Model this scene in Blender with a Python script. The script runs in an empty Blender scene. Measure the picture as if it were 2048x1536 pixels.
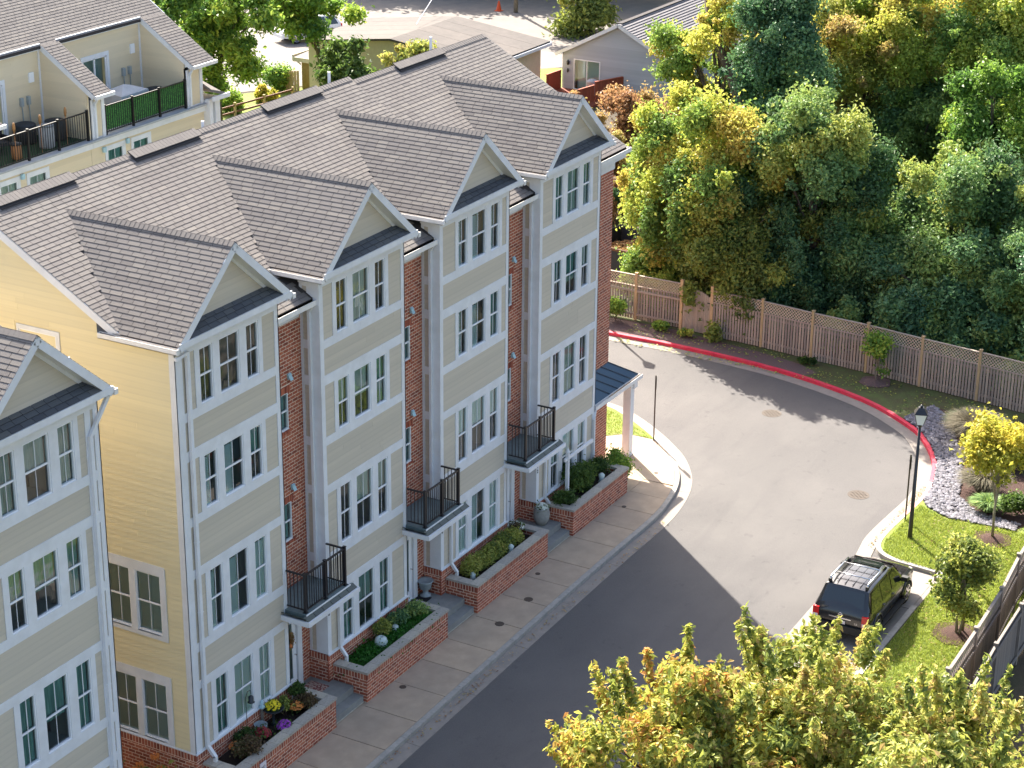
import bpy, bmesh, math, random
import numpy as np
from mathutils import Matrix, Vector, noise
from mathutils.geometry import tessellate_polygon
random.seed(7); rng = np.random.default_rng(7)
R_ = math.radians
scene = bpy.context.scene
COL = scene.collection

# ------------------------------------------------------------------ camera, sky, sun
cam_d = bpy.data.cameras.new('camera'); cam = bpy.data.objects.new('camera', cam_d); COL.objects.link(cam)
YAW, PIT, ROL = R_(29.21), R_(21.66), R_(0.57)
CF = Vector((math.cos(YAW)*math.cos(PIT), math.sin(YAW)*math.cos(PIT), -math.sin(PIT)))
_r = Vector((math.sin(YAW), -math.cos(YAW), 0)); _u = _r.cross(CF)
CR = _r*math.cos(ROL) + _u*math.sin(ROL); CU = -_r*math.sin(ROL) + _u*math.cos(ROL)
CP = Vector((-35.609, -28.384, 28.856))
cam.matrix_world = Matrix(((CR.x, CU.x, -CF.x, CP.x), (CR.y, CU.y, -CF.y, CP.y), (CR.z, CU.z, -CF.z, CP.z), (0, 0, 0, 1)))
cam_d.sensor_width = 36; cam_d.lens = 4076.4/2048*36; cam_d.clip_start = 1; cam_d.clip_end = 900
scene.camera = cam
SUN_EL, SUN_AZ = 40.0, 49.3            # azimuth measured from +X towards +Y
world = bpy.data.worlds.new('World'); scene.world = world; world.use_nodes = True
wn = world.node_tree.nodes; sky = wn.new('ShaderNodeTexSky'); sky.sky_type = 'NISHITA'; sky.sun_disc = False
sky.sun_elevation = R_(SUN_EL); sky.sun_rotation = R_(90-SUN_AZ); sky.air_density = 1.0; sky.dust_density = 4.0; sky.ozone_density = .6
wn['Background'].inputs['Strength'].default_value = 0.10
world.node_tree.links.new(sky.outputs[0], wn['Background'].inputs[0])
sun_d = bpy.data.lights.new('sun', 'SUN'); sun = bpy.data.objects.new('sun', sun_d); COL.objects.link(sun)
sun_d.energy = 4.6; sun_d.angle = R_(0.55); sun_d.color = (1.0, 0.93, 0.82)
sd = Vector((math.cos(R_(SUN_EL))*math.cos(R_(SUN_AZ)), math.cos(R_(SUN_EL))*math.sin(R_(SUN_AZ)), math.sin(R_(SUN_EL))))
sun.rotation_euler = sd.to_track_quat('Z', 'Y').to_euler(); sun.location = (0, 0, 60)
vs = scene.view_settings; vs.view_transform = 'Standard'; vs.look = 'None'; vs.gamma = 1; vs.exposure = 2.05; vs.use_curve_mapping = False
scene.render.engine = 'CYCLES'
scene.render.resolution_x, scene.render.resolution_y = 1024, 768
cy = scene.cycles; cy.max_bounces = 5; cy.transparent_max_bounces = 12; cy.caustics_reflective = False; cy.caustics_refractive = False; cy.sample_clamp_indirect = 6

# ------------------------------------------------------------------ materials
MAT = {}
def lin(c): return tuple(((v/255)/12.92 if v/255 <= .04045 else ((v/255+.055)/1.055)**2.4) for v in c)
def mat(name, c1, c2=None, rough=.8, scale=6, detail=6, bump=0, bscale=None, metal=0, spec=.4, tint=None, contrast=(.35, .65), dirt=None, dscale=.6, aniso=None, coat=0, emis=None, transl=0, bdist=.01):
    """c1/c2 linear base colours mixed by noise; tint=(ca,cb) multiplies by the 'tint' attribute; dirt=(colour,amount) blotches"""
    m = bpy.data.materials.new(name); m.use_nodes = True; MAT[name] = m
    nt = m.node_tree; n = nt.nodes; L = nt.links; b = n['Principled BSDF']
    b.inputs['Roughness'].default_value = rough; b.inputs['Metallic'].default_value = metal
    b.inputs['Specular IOR Level'].default_value = spec; b.inputs['Coat Weight'].default_value = coat
    b.inputs['Base Color'].default_value = (*c1, 1)
    tc = n.new('ShaderNodeTexCoord'); mp = n.new('ShaderNodeMapping'); L.new(tc.outputs['Object'], mp.inputs[0])
    if aniso: mp.inputs['Scale'].default_value = aniso
    out = None
    def noise_fac(sc, lo, hi, det=detail, off=0):
        t = n.new('ShaderNodeTexNoise'); t.inputs['Scale'].default_value = sc; t.inputs['Detail'].default_value = det
        t.inputs['Roughness'].default_value = .6
        L.new(mp.outputs[0], t.inputs['Vector'])
        r = n.new('ShaderNodeMapRange'); r.inputs[1].default_value = lo; r.inputs[2].default_value = hi
        L.new(t.outputs[0], r.inputs[0]); return r.outputs[0]
    def mix(f, a, bb, mode='MIX'):
        x = n.new('ShaderNodeMix'); x.data_type = 'RGBA'; x.blend_type = mode
        if isinstance(f, (int, float)): x.inputs[0].default_value = f
        else: L.new(f, x.inputs[0])
        for s, v in ((6, a), (7, bb)):
            if isinstance(v, tuple): x.inputs[s].default_value = (*v, 1)
            else: L.new(v, x.inputs[s])
        return x.outputs[2]
    out = mix(noise_fac(scale, *contrast), c1, c2) if c2 else None
    if tint:
        a = n.new('ShaderNodeAttribute'); a.attribute_name = 'tint'
        r = n.new('ShaderNodeValToRGB'); r.color_ramp.interpolation = 'LINEAR'
        els = r.color_ramp.elements
        els[0].color = (*tint[0], 1); els[1].color = (*tint[-1], 1)
        for i, tcol in enumerate(tint[1:-1]):
            e = els.new((i+1)/(len(tint)-1)); e.color = (*tcol, 1)
        L.new(a.outputs['Fac'], r.inputs[0])
        out = mix(1.0, out if out else c1, r.outputs[0], 'MULTIPLY')
    if dirt:
        f = noise_fac(dscale, .45, .75, 5)
        mm = n.new('ShaderNodeMath'); mm.operation = 'MULTIPLY'; L.new(f, mm.inputs[0]); mm.inputs[1].default_value = dirt[1]
        out = mix(mm.outputs[0], out if out else c1, dirt[0])
    if out: L.new(out, b.inputs['Base Color'])
    if bump:
        t = n.new('ShaderNodeTexNoise'); t.inputs['Scale'].default_value = bscale or scale*4; t.inputs['Detail'].default_value = 4
        L.new(mp.outputs[0], t.inputs['Vector'])
        bp = n.new('ShaderNodeBump'); bp.inputs['Strength'].default_value = bump; bp.inputs['Distance'].default_value = bdist
        L.new(t.outputs[0], bp.inputs['Height']); L.new(bp.outputs[0], b.inputs['Normal'])
    if emis: b.inputs['Emission Color'].default_value = (*emis[0], 1); b.inputs['Emission Strength'].default_value = emis[1]
    if transl:
        tr = n.new('ShaderNodeBsdfTranslucent'); mx = n.new('ShaderNodeMixShader'); mx.inputs[0].default_value = transl
        if out: L.new(out, tr.inputs[0])
        else: tr.inputs[0].default_value = (*c1, 1)
        L.new(b.outputs[0], mx.inputs[1]); L.new(tr.outputs[0], mx.inputs[2]); L.new(mx.outputs[0], n['Material Output'].inputs[0])
    return m
W = (1, 1, 1)
mat('white_trim', (.74, .75, .77), (.68, .69, .71), .5, 3, bump=.05, dirt=((.5, .49, .45), .35), dscale=1.3)
mat('white_vinyl', (.8, .81, .83), rough=.35)
mat('siding', (.57, .505, .405), (.545, .485, .39), .65, 10, tint=((.95, .95, .95), (1.04, 1.035, 1.03)), bump=.25, bscale=60, aniso=(1, 1, 6), dirt=((.36, .33, .27), .25), bdist=.003)
mat('siding_warm', (.70, .585, .40), (.67, .56, .385), .65, 10, tint=((.95, .95, .95), (1.04, 1.035, 1.03)), dirt=((.45, .38, .28), .2))
mat('siding_bounce_warm', (.78, .675, .42), (.75, .65, .40), .65, 10, tint=((.95, .95, .95), (1.03, 1.03, 1.02)), bump=.25, bscale=60, aniso=(1, 1, 6), dirt=((.5, .42, .27), .22), bdist=.003)  # siding tan pushed to cream: warm bounce light of the gap put into the colour
mat('mortar', (.80, .62, .47), (.72, .55, .42), .95, 20, bump=.3, bscale=90)
mat('brick', (.42, .122, .068), (.33, .092, .052), .85, 25, tint=((.55, .5, .55), (.85, .8, .8), (1.0, 1.0, 1.0), (1.2, 1.3, 1.25)), bump=.35, bscale=120, bdist=.004)
mat('shingle', (.192, .176, .164), (.160, .147, .138), .93, 55, tint=((.78, .77, .78), (.92, .91, .92), (1.0, .99, .98), (1.16, 1.14, 1.1)), bump=.5, bscale=300, bdist=.004, spec=.2, contrast=(.3, .7), dirt=((.12, .105, .1), .4), dscale=.35)
mat('shingle_dark', (.10, .105, .11), (.075, .078, .085), .93, 50, tint=((.7, .7, .74), (1.0, 1.0, 1.0), (1.35, 1.25, 1.1)), bump=.5, bscale=300, bdist=.004)
mat('underlay', (.045, .04, .04), rough=.95)
mat('gutter_white', (.78, .76, .74), (.7, .68, .65), .4, 4)
mat('leaf_litter', (.42, .27, .11), (.2, .12, .05), .9, 14, bump=.6)
mat('black_metal', (.012, .011, .013), rough=.35, spec=.6)
mat('brown_metal', (.035, .022, .018), rough=.4, spec=.5)
mat('interior', (.34, .38, .37), rough=.9)
mat('shutter_white', (.92, .93, .9), rough=.6)
mat('curtain', (.72, .72, .66), (.5, .52, .48), .9, 3, aniso=(14, 14, .4))
mat('curtain_teal', (.30, .50, .48), (.14, .27, .26), .9, 3, aniso=(12, 12, .4))
mat('concrete_walk', (.44, .345, .25), (.37, .29, .21), .9, 2.2, tint=((.88, .88, .9), (1.08, 1.06, 1.03)), bump=.3, bscale=90, dirt=((.26, .215, .17), .5), dscale=.9, bdist=.004)
mat('concrete_kerb', (.36, .335, .30), (.28, .265, .24), .9, 7, bump=.35, bscale=60, dirt=((.2, .19, .17), .45), dscale=2.5, bdist=.005)
mat('concrete_gutter', (.27, .235, .205), (.225, .20, .175), .9, 4, bump=.3, bscale=70, dirt=((.17, .16, .15), .35), dscale=1.2)
mat('porch_concrete', (.27, .27, .25), (.22, .22, .21), .9, 5, bump=.25, bscale=70, dirt=((.15, .15, .14), .3))
mat('coping', (.46, .42, .36), (.36, .33, .285), .85, 9, tint=((.85, .85, .87), (1.1, 1.08, 1.03)), bump=.3, bscale=70, dirt=((.18, .18, .15), .45), dscale=3)
mat('asphalt', (.115, .107, .103), (.075, .072, .073), .92, 45, detail=8, bump=.7, bscale=160, contrast=(.3, .72), dirt=((.14, .13, .124), .5), dscale=.28, bdist=.006)
mat('red_paint', (.66, .03, .075), (.54, .025, .06), .6, 6, bump=.25, bscale=60, dirt=((.5, .2, .18), .25), dscale=2.4)
mat('red_paint_worn', (.55, .22, .2), (.5, .36, .32), .7, 8, bump=.25, bscale=60)
mat('lawn', (.20, .25, .045), (.15, .205, .038), .95, 1.3, bump=.9, bscale=40, bdist=.04, dirt=((.22, .21, .07), .55), dscale=.8)
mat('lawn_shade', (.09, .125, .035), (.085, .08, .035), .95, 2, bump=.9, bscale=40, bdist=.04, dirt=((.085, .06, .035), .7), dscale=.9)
mat('soil', (.075, .055, .033), (.045, .035, .022), .95, 1.0, bump=.8, bscale=20, bdist=.04, dirt=((.07, .085, .025), .6), dscale=.25)
mat('mulch', (.085, .04, .03), (.045, .025, .02), .95, 30, bump=1, bscale=60, bdist=.04)
mat('mulch_purple', (.17, .11, .105), (.11, .075, .075), .95, 20, bump=1, bscale=60, bdist=.04, dirt=((.17, .11, .08), .4), dscale=1.2)
mat('potting_soil', (.02, .014, .011), (.035, .022, .014), .95, 30, bump=1, bscale=60, bdist=.03)
mat('lot', (.20, .175, .155), (.15, .135, .125), .95, 1.2, bump=.3, bscale=20, dirt=((.2, .19, .18), .5), dscale=.15)
mat('grass_blade', (.29, .36, .065), rough=.9, tint=((.6, .6, .5), (1, 1, 1), (1.6, 1.4, 1.4)), transl=.35)
mat('lattice_wood', (.62, .52, .40), (.52, .43, .33), .9, 4)
mat('fence_wood', (.38, .315, .26), (.30, .25, .21), .9, 4, tint=((.75, .75, .78), (1, 1, 1), (1.2, 1.18, 1.15)), bump=.4, bscale=30, aniso=(6, 6, .7))
mat('post_wood', (.50, .37, .22), (.42, .31, .19), .9, 5, bump=.4, aniso=(6, 6, .7), tint=((.85, .9, .8), (1.15, 1.05, 1)))
mat('grey_wood', (.24, .215, .19), (.17, .15, .135), .9, 4, bump=.4, aniso=(6, 6, .7), tint=((.75, .75, .78), (1.2, 1.15, 1.1)))
mat('red_wood', (.30, .075, .035), (.22, .055, .03), .8, 5, tint=((.8, .8, .8), (1.2, 1.15, 1.1)), aniso=(6, 6, .7))
mat('awning_blue', (.012, .045, .09), rough=.3, metal=.3, spec=.6)
mat('balcony_tile', (.075, .085, .075), (.05, .06, .055), .45, 8, tint=((.7, .8, .8), (1.2, 1.2, 1.1)))
mat('balcony_metal', (.17, .22, .215), (.13, .17, .17), .5, 5)
mat('vent_blue', (.42, .62, .68), (.36, .54, .6), .4, 6)
mat('manhole', (.085, .06, .042), (.05, .038, .03), .7, 18, bump=.6)
mat('car_black', (.012, .012, .013), rough=.22, spec=.6, coat=.6)
mat('car_trim', (.02, .02, .02), rough=.6)
mat('car_glass', (.01, .014, .014), rough=.04, spec=.9)
mat('chrome', (.55, .56, .58), rough=.18, metal=1)
mat('tyre', (.015, .015, .015), rough=.9)
mat('red_lamp', (.55, .012, .012), rough=.2, spec=.6)
mat('white_lamp', (.65, .6, .6), rough=.15)
mat('car_white', (.75, .76, .78), rough=.25, coat=.5)
mat('bark', (.13, .105, .08), (.07, .055, .045), .95, 8, bump=.8, bscale=30, aniso=(4, 4, .8), bdist=.03)
mat('bark_light', (.32, .28, .22), (.2, .17, .13), .9, 9, bump=.4, aniso=(4, 4, .8))
mat('twig', (.11, .06, .045), rough=.9)
mat('stone', (.23, .22, .24), (.14, .135, .15), .85, 6, tint=((.5, .48, .48), (.9, .9, .92), (1.25, 1.25, 1.3)), bump=.3)
mat('dumpster', (.03, .033, .05), (.05, .045, .05), .6, 5, bump=.3)
mat('rust_wood', (.20, .09, .055), (.13, .06, .04), .8, 6)
mat('ceramic_white', (.55, .62, .60), (.42, .5, .48), .35, 8, bump=.1)
mat('pot_grey', (.33, .33, .30), (.26, .26, .24), .8, 9, bump=.2)
mat('urn_grey', (.36, .41, .42), (.3, .35, .36), .6, 9)
mat('bath_dark', (.03, .035, .04), rough=.4)
mat('doormat', (.02, .02, .022), (.012, .012, .012), .95, 40, bump=.5)
mat('rug', (.42, .3, .24), (.2, .06, .05), .95, 14, contrast=(.47, .53))
mat('lamp_glass', (.72, .74, .76), rough=.15, spec=.6)
mat('sign_green', (.05, .06, .045), rough=.5)
mat('sign_white', (.72, .66, .68), rough=.5)
mat('ink', (.03, .03, .035), rough=.7)
mat('ink_white', (.75, .6, .6), rough=.7)
mat('siding_grey', (.42, .44, .48), (.38, .40, .44), .7, 6, tint=((.9, .9, .9), (1.06, 1.06, 1.05)), dirt=((.22, .23, .25), .3))
mat('roof_grey', (.20, .19, .20), (.15, .145, .15), .9, 20, tint=((.8, .8, .82), (1.15, 1.12, 1.1)))
mat('roof_brown', (.085, .073, .067), (.065, .056, .052), .9, 3, tint=((.85, .85, .86), (1.12, 1.1, 1.08)), dirt=((.12, .1, .09), .4), dscale=.5)
mat('cream_wall', (.55, .48, .33), (.5, .43, .3), .8, 5)
mat('shed_roof', (.5, .48, .36), (.42, .4, .3), .7, 4)
mat('shed_wall', (.30, .22, .08), (.22, .16, .06), .8, 6)
mat('ac_grey', (.20, .22, .23), rough=.6)
mat('ac_dark', (.03, .035, .04), rough=.6)
mat('cover_grey', (.42, .43, .44), (.36, .37, .38), .8, 4, bump=.4, bscale=5, bdist=.05)
mat('conduit', (.33, .37, .38), rough=.5)
mat('bamboo', (.42, .22, .08), (.33, .16, .06), .7, 20)
mat('screen_green', (.10, .32, .07), (.035, .11, .045), .9, 24, bump=.8, bscale=50, bdist=.03, contrast=(.4, .6))
mat('wicker', (.03, .03, .035), rough=.8)
mat('turf', (.03, .07, .03), (.02, .05, .02), .95, 30)
mat('lantern_copper', (.48, .22, .09), rough=.4)
mat('orange_plastic', (.7, .09, .02), rough=.5)
mat('petal_yellow', (.85, .68, .02), rough=.7, tint=((.75, .7, .6), (1, 1, 1)))
mat('petal_orange', (.72, .26, .06), rough=.7, tint=((.7, .6, .6), (1.1, 1.1, 1)))
mat('petal_purple', (.30, .06, .42), rough=.7, tint=((.7, .6, .7), (1.3, 1.3, 1.2)))
mat('petal_red', (.24, .02, .025), rough=.7, tint=((.6, .6, .6), (1.3, 1.3, 1.2)))
mat('petal_white', (.72, .74, .66), rough=.7, tint=((.8, .8, .75), (1.1, 1.1, 1.1)))
mat('pumpkin', (.6, .19, .05), rough=.6)
def leafmat(name, ramp, tr=.45, rough=.5, spec=.3):
    mat(name, W, None, rough, spec=spec, tint=ramp, transl=tr)
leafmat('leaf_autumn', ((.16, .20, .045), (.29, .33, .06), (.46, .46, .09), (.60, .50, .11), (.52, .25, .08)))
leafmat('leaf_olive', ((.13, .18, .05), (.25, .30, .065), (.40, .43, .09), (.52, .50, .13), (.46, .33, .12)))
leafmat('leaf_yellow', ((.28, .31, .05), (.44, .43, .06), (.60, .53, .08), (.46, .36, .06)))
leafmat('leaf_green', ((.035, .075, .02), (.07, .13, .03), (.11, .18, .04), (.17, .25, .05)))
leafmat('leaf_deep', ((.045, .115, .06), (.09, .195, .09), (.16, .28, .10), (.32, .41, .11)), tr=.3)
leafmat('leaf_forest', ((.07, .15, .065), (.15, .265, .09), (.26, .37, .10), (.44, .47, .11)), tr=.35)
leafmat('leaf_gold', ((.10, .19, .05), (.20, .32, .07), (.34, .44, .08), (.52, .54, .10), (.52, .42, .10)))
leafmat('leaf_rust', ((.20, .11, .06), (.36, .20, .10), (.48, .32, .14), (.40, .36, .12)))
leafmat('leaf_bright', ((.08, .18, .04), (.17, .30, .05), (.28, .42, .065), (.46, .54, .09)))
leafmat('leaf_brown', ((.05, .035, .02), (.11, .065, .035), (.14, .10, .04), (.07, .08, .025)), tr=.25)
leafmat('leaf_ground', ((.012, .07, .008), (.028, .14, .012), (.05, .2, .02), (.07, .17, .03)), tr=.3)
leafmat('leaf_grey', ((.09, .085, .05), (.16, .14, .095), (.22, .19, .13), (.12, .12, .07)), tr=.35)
# pane glass: mostly see-through with a clear Fresnel reflection
gm = bpy.data.materials.new('pane_glass'); gm.use_nodes = True; MAT['pane_glass'] = gm
gn = gm.node_tree.nodes; gn.remove(gn['Principled BSDF'])
t_ = gn.new('ShaderNodeBsdfTransparent'); t_.inputs[0].default_value = (.76, .94, .93, 1)
g_ = gn.new('ShaderNodeBsdfGlossy'); g_.inputs['Roughness'].default_value = .03; g_.inputs[0].default_value = (.95, .97, 1, 1)
fr = gn.new('ShaderNodeFresnel'); fr.inputs[0].default_value = 1.62; mxx = gn.new('ShaderNodeMixShader')
# slight waviness of the sheets
tn = gn.new('ShaderNodeTexNoise'); tn.inputs['Scale'].default_value = 1.6; bpn = gn.new('ShaderNodeBump'); bpn.inputs['Strength'].default_value = .25; bpn.inputs['Distance'].default_value = .02
tcn = gn.new('ShaderNodeTexCoord'); gm.node_tree.links.new(tcn.outputs['Object'], tn.inputs['Vector'])
gm.node_tree.links.new(tn.outputs[0], bpn.inputs['Height']); gm.node_tree.links.new(bpn.outputs[0], g_.inputs['Normal'])
gm.node_tree.links.new(fr.outputs[0], mxx.inputs[0]); gm.node_tree.links.new(t_.outputs[0], mxx.inputs[1]); gm.node_tree.links.new(g_.outputs[0], mxx.inputs[2])
gm.node_tree.links.new(mxx.outputs[0], gn['Material Output'].inputs[0])

# ------------------------------------------------------------------ object helpers
def base_mat(o):
    """world matrix of a chain of parents (no depsgraph needed)"""
    m = Matrix.LocRotScale(o.location, o.rotation_euler, o.scale)
    return base_mat(o.parent) @ m if o.parent else m
def link(o, parent=None):
    COL.objects.link(o)
    if parent: o.parent = parent
    return o
def meshobj(name, verts, faces, m, parent=None, smooth=False, tint=None):
    me = bpy.data.meshes.new(name); me.from_pydata([tuple(v) for v in verts], [], faces)
    if smooth: me.polygons.foreach_set('use_smooth', [True]*len(me.polygons))
    me.materials.append(MAT[m])
    if tint is not None:
        a = me.attributes.new('tint', 'FLOAT', 'POINT'); a.data.foreach_set('value', np.asarray(tint, np.float32) if np.ndim(tint) else np.full(len(verts), tint, np.float32))
    me.validate(); me.update()
    return link(bpy.data.objects.new(name, me), parent)
def npmesh(name, V, F, m, parent=None, tint=None, smooth=False, mats=None, midx=None):
    """fast mesh: V (n,3), F (k,c) with constant c"""
    V = np.ascontiguousarray(V, np.float32); F = np.ascontiguousarray(F, np.int32)
    me = bpy.data.meshes.new(name); k, c = F.shape
    me.vertices.add(len(V)); me.vertices.foreach_set('co', V.ravel())
    me.loops.add(k*c); me.loops.foreach_set('vertex_index', F.ravel())
    me.polygons.add(k); me.polygons.foreach_set('loop_start', np.arange(0, k*c, c, dtype=np.int32))
    me.polygons.foreach_set('use_smooth', np.full(k, smooth))
    for q in (mats or [m]): me.materials.append(MAT[q])
    if midx is not None: me.polygons.foreach_set('material_index', midx)
    if tint is not None:
        a = me.attributes.new('tint', 'FLOAT', 'POINT'); a.data.foreach_set('value', np.asarray(tint, np.float32))
    me.update(calc_edges=True)
    return link(bpy.data.objects.new(name, me), parent)
def thing(name, label, cat, loc=(0, 0, 0), rz=0, group=None):
    o = bpy.data.objects.new(name, None); o.empty_display_size = .2; o.location = loc; o.rotation_euler = (0, 0, rz)
    link(o); return tag(o, label, cat, group)
def tag(o, label, cat, group=None):
    o['label'] = label; o['category'] = cat
    if group: o['group'] = group
    return o
def struct(o): o['kind'] = 'structure'; return o
def stuff(o): o['kind'] = 'stuff'; return o
CUBE_V = np.array([(x, y, z) for x in (-.5, .5) for y in (-.5, .5) for z in (-.5, .5)])
CUBE_F = np.array([(0, 1, 3, 2), (4, 6, 7, 5), (0, 4, 5, 1), (2, 3, 7, 6), (0, 2, 6, 4), (1, 5, 7, 3)])
class MB:
    """collects simple solids, links them as ONE mesh"""
    def __init__(s): s.v = []; s.f = []; s.n = 0
    def add(s, V, F):
        s.v += [tuple(v) for v in V]; s.f += [tuple(i+s.n for i in f) for f in F]; s.n += len(V); return s
    def box(s, x0, x1, y0, y1, z0, z1):
        return s.add([(a, b, c) for a in (x0, x1) for b in (y0, y1) for c in (z0, z1)], CUBE_F.tolist())
    def obox(s, c, ax, size):
        """oriented box: ax = three unit vectors"""
        c = Vector(c); ax = [Vector(a) for a in ax]
        return s.add([c + ax[0]*v[0]*size[0] + ax[1]*v[1]*size[1] + ax[2]*v[2]*size[2] for v in CUBE_V], CUBE_F.tolist())
    def bar(s, a, b, w, h=None, up=(0, 0, 1)):
        a = Vector(a); b = Vector(b); d = (b-a); l = d.length; d.normalize(); u = Vector(up)
        if abs(d.dot(u)) > .98: u = Vector((1, 0, 0))
        sd_ = d.cross(u).normalized(); u = sd_.cross(d)
        return s.obox((a+b)/2, (d, sd_, u), (l, w, h or w))
    def tube(s, pts, rad, seg=8, cap=True):
        pts = [Vector(p) for p in pts]; rads = rad if isinstance(rad, (list, tuple)) else [rad]*len(pts); V = []; F = []
        prev = None
        for i, p in enumerate(pts):
            d = (pts[min(i+1, len(pts)-1)] - pts[max(i-1, 0)]).normalized()
            u = prev if prev is not None else (Vector((0, 0, 1)) if abs(d.z) < .9 else Vector((1, 0, 0)))
            a = d.cross(u); a = a.normalized() if a.length > 1e-6 else d.orthogonal().normalized(); b_ = a.cross(d).normalized(); prev = b_
            for k in range(seg):
                t = 2*math.pi*k/seg; V.append(p + (a*math.cos(t) + b_*math.sin(t))*rads[i])
        for i in range(len(pts)-1):
            for k in range(seg):
                k2 = (k+1) % seg; F.append((i*seg+k, i*seg+k2, (i+1)*seg+k2, (i+1)*seg+k))
        if cap: F.append(tuple(range(seg-1, -1, -1))); F.append(tuple((len(pts)-1)*seg+k for k in range(seg)))
        return s.add(V, F)
    def lathe(s, prof, c=(0, 0, 0), seg=20):
        V = []; F = []
        for r, z in prof:
            for k in range(seg):
                t = 2*math.pi*k/seg; V.append((c[0]+r*math.cos(t), c[1]+r*math.sin(t), c[2]+z))
        for i in range(len(prof)-1):
            for k in range(seg):
                k2 = (k+1) % seg; F.append((i*seg+k, i*seg+k2, (i+1)*seg+k2, (i+1)*seg+k))
        F.append(tuple(range(seg-1, -1, -1))); F.append(tuple((len(prof)-1)*seg+k for k in range(seg)))
        return s.add(V, F)
    def prism(s, poly, z0, z1):
        """vertical prism over a polygon (counter clockwise)"""
        n = len(poly); V = [(x, y, z0) for x, y in poly] + [(x, y, z1) for x, y in poly]
        tris = tessellate_polygon([[Vector((x, y, 0)) for x, y in poly]])
        F = [tuple(t[::-1]) if False else tuple(t) for t in tris]
        area = sum(poly[i][0]*poly[(i+1) % n][1]-poly[(i+1) % n][0]*poly[i][1] for i in range(n))
        def up(t):
            a, b, c = [Vector((*poly[i], 0)) for i in t]; return (b-a).cross(c-a).z > 0
        T = [t if up(t) else t[::-1] for t in F]
        Fs = [tuple(i+n for i in t) for t in T] + [tuple(t[::-1]) for t in T]
        for i in range(n):
            j = (i+1) % n
            Fs.append((i, j, j+n, i+n) if area > 0 else (j, i, i+n, j+n))
        return s.add(V, Fs)
    def extrude(s, poly3, off):
        """solid from a planar 3-D polygon pushed along off"""
        n = len(poly3); off = Vector(off); P = [Vector(p) for p in poly3]
        F = [tuple(range(n)), tuple(range(2*n-1, n-1, -1))] + [((i+1) % n, i, i+n, (i+1) % n+n) for i in range(n)]
        return s.add(P+[p+off for p in P], F)
    def build(s, name, m, parent=None, smooth=False, tint=None): return meshobj(name, s.v, s.f, m, parent, smooth, tint)
# a slab with rectangular openings, in a plane: ax='x' (plane faces -Y) or 'y' (plane faces -X)
def grid_slab(mb, u0, u1, z0, z1, holes, d0, d1, ax='x'):
    us = sorted({u0, u1, *[h[0] for h in holes], *[h[1] for h in holes]}); zs = sorted({z0, z1, *[h[2] for h in holes], *[h[3] for h in holes]})
    us = [u for u in us if u0 <= u <= u1]; zs = [z for z in zs if z0 <= z <= z1]
    nu, nz = len(us)-1, len(zs)-1
    solid = [[not any(h[0] <= (us[i]+us[i+1])/2 <= h[1] and h[2] <= (zs[j]+zs[j+1])/2 <= h[3] for h in holes) for j in range(nz)] for i in range(nu)]
    P = lambda u, d, z: (u, d, z) if ax == 'x' else (d, u, z)
    def q(a, b, c, d): mb.add([a, b, c, d], [(0, 1, 2, 3)])
    for i in range(nu):
        for j in range(nz):
            if not solid[i][j]: continue
            a, b, c, e = us[i], us[i+1], zs[j], zs[j+1]
            q(P(a, d0, c), P(b, d0, c), P(b, d0, e), P(a, d0, e))
            q(P(a, d1, e), P(b, d1, e), P(b, d1, c), P(a, d1, c))
            if i == 0 or not solid[i-1][j]: q(P(a, d1, c), P(a, d0, c), P(a, d0, e), P(a, d1, e))
            if i == nu-1 or not solid[i+1][j]: q(P(b, d0, c), P(b, d1, c), P(b, d1, e), P(b, d0, e))
            if j == 0 or not solid[i][j-1]: q(P(a, d1, c), P(b, d1, c), P(b, d0, c), P(a, d0, c))
            if j == nz-1 or not solid[i][j+1]: q(P(a, d0, e), P(b, d0, e), P(b, d1, e), P(a, d1, e))
# unit shapes for repeated pieces
def shape_box(): return CUBE_V.copy(), CUBE_F
def shape_lap():
    """lap board in the u,n,v frame: bottom edge proud (n>0 is outwards)"""
    V = np.array([(u, n, v) for u in (-.5, .5) for (n, v) in ((0, -.5), (1, -.5), (0, .5), (.25, .5))], float)
    F = np.array([(0, 2, 3, 1), (4, 5, 7, 6), (0, 1, 5, 4), (2, 6, 7, 3), (1, 3, 7, 5), (0, 4, 6, 2)])
    return V, F
SHAPES = {'box': shape_box(), 'lap': shape_lap()}
_var = {}
def shape_mesh(shape, name, m, k, nv=8):
    key = (shape, name, m, k)
    if key not in _var:
        V, F = SHAPES[shape]; me = bpy.data.meshes.new(name); me.from_pydata(V.tolist(), [], F.tolist()); me.materials.append(MAT[m])
        a = me.attributes.new('tint', 'FLOAT', 'POINT'); a.data.foreach_set('value', np.full(len(V), (k+.5)/nv, np.float32)); me.update(); _var[key] = me
    return _var[key]
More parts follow.
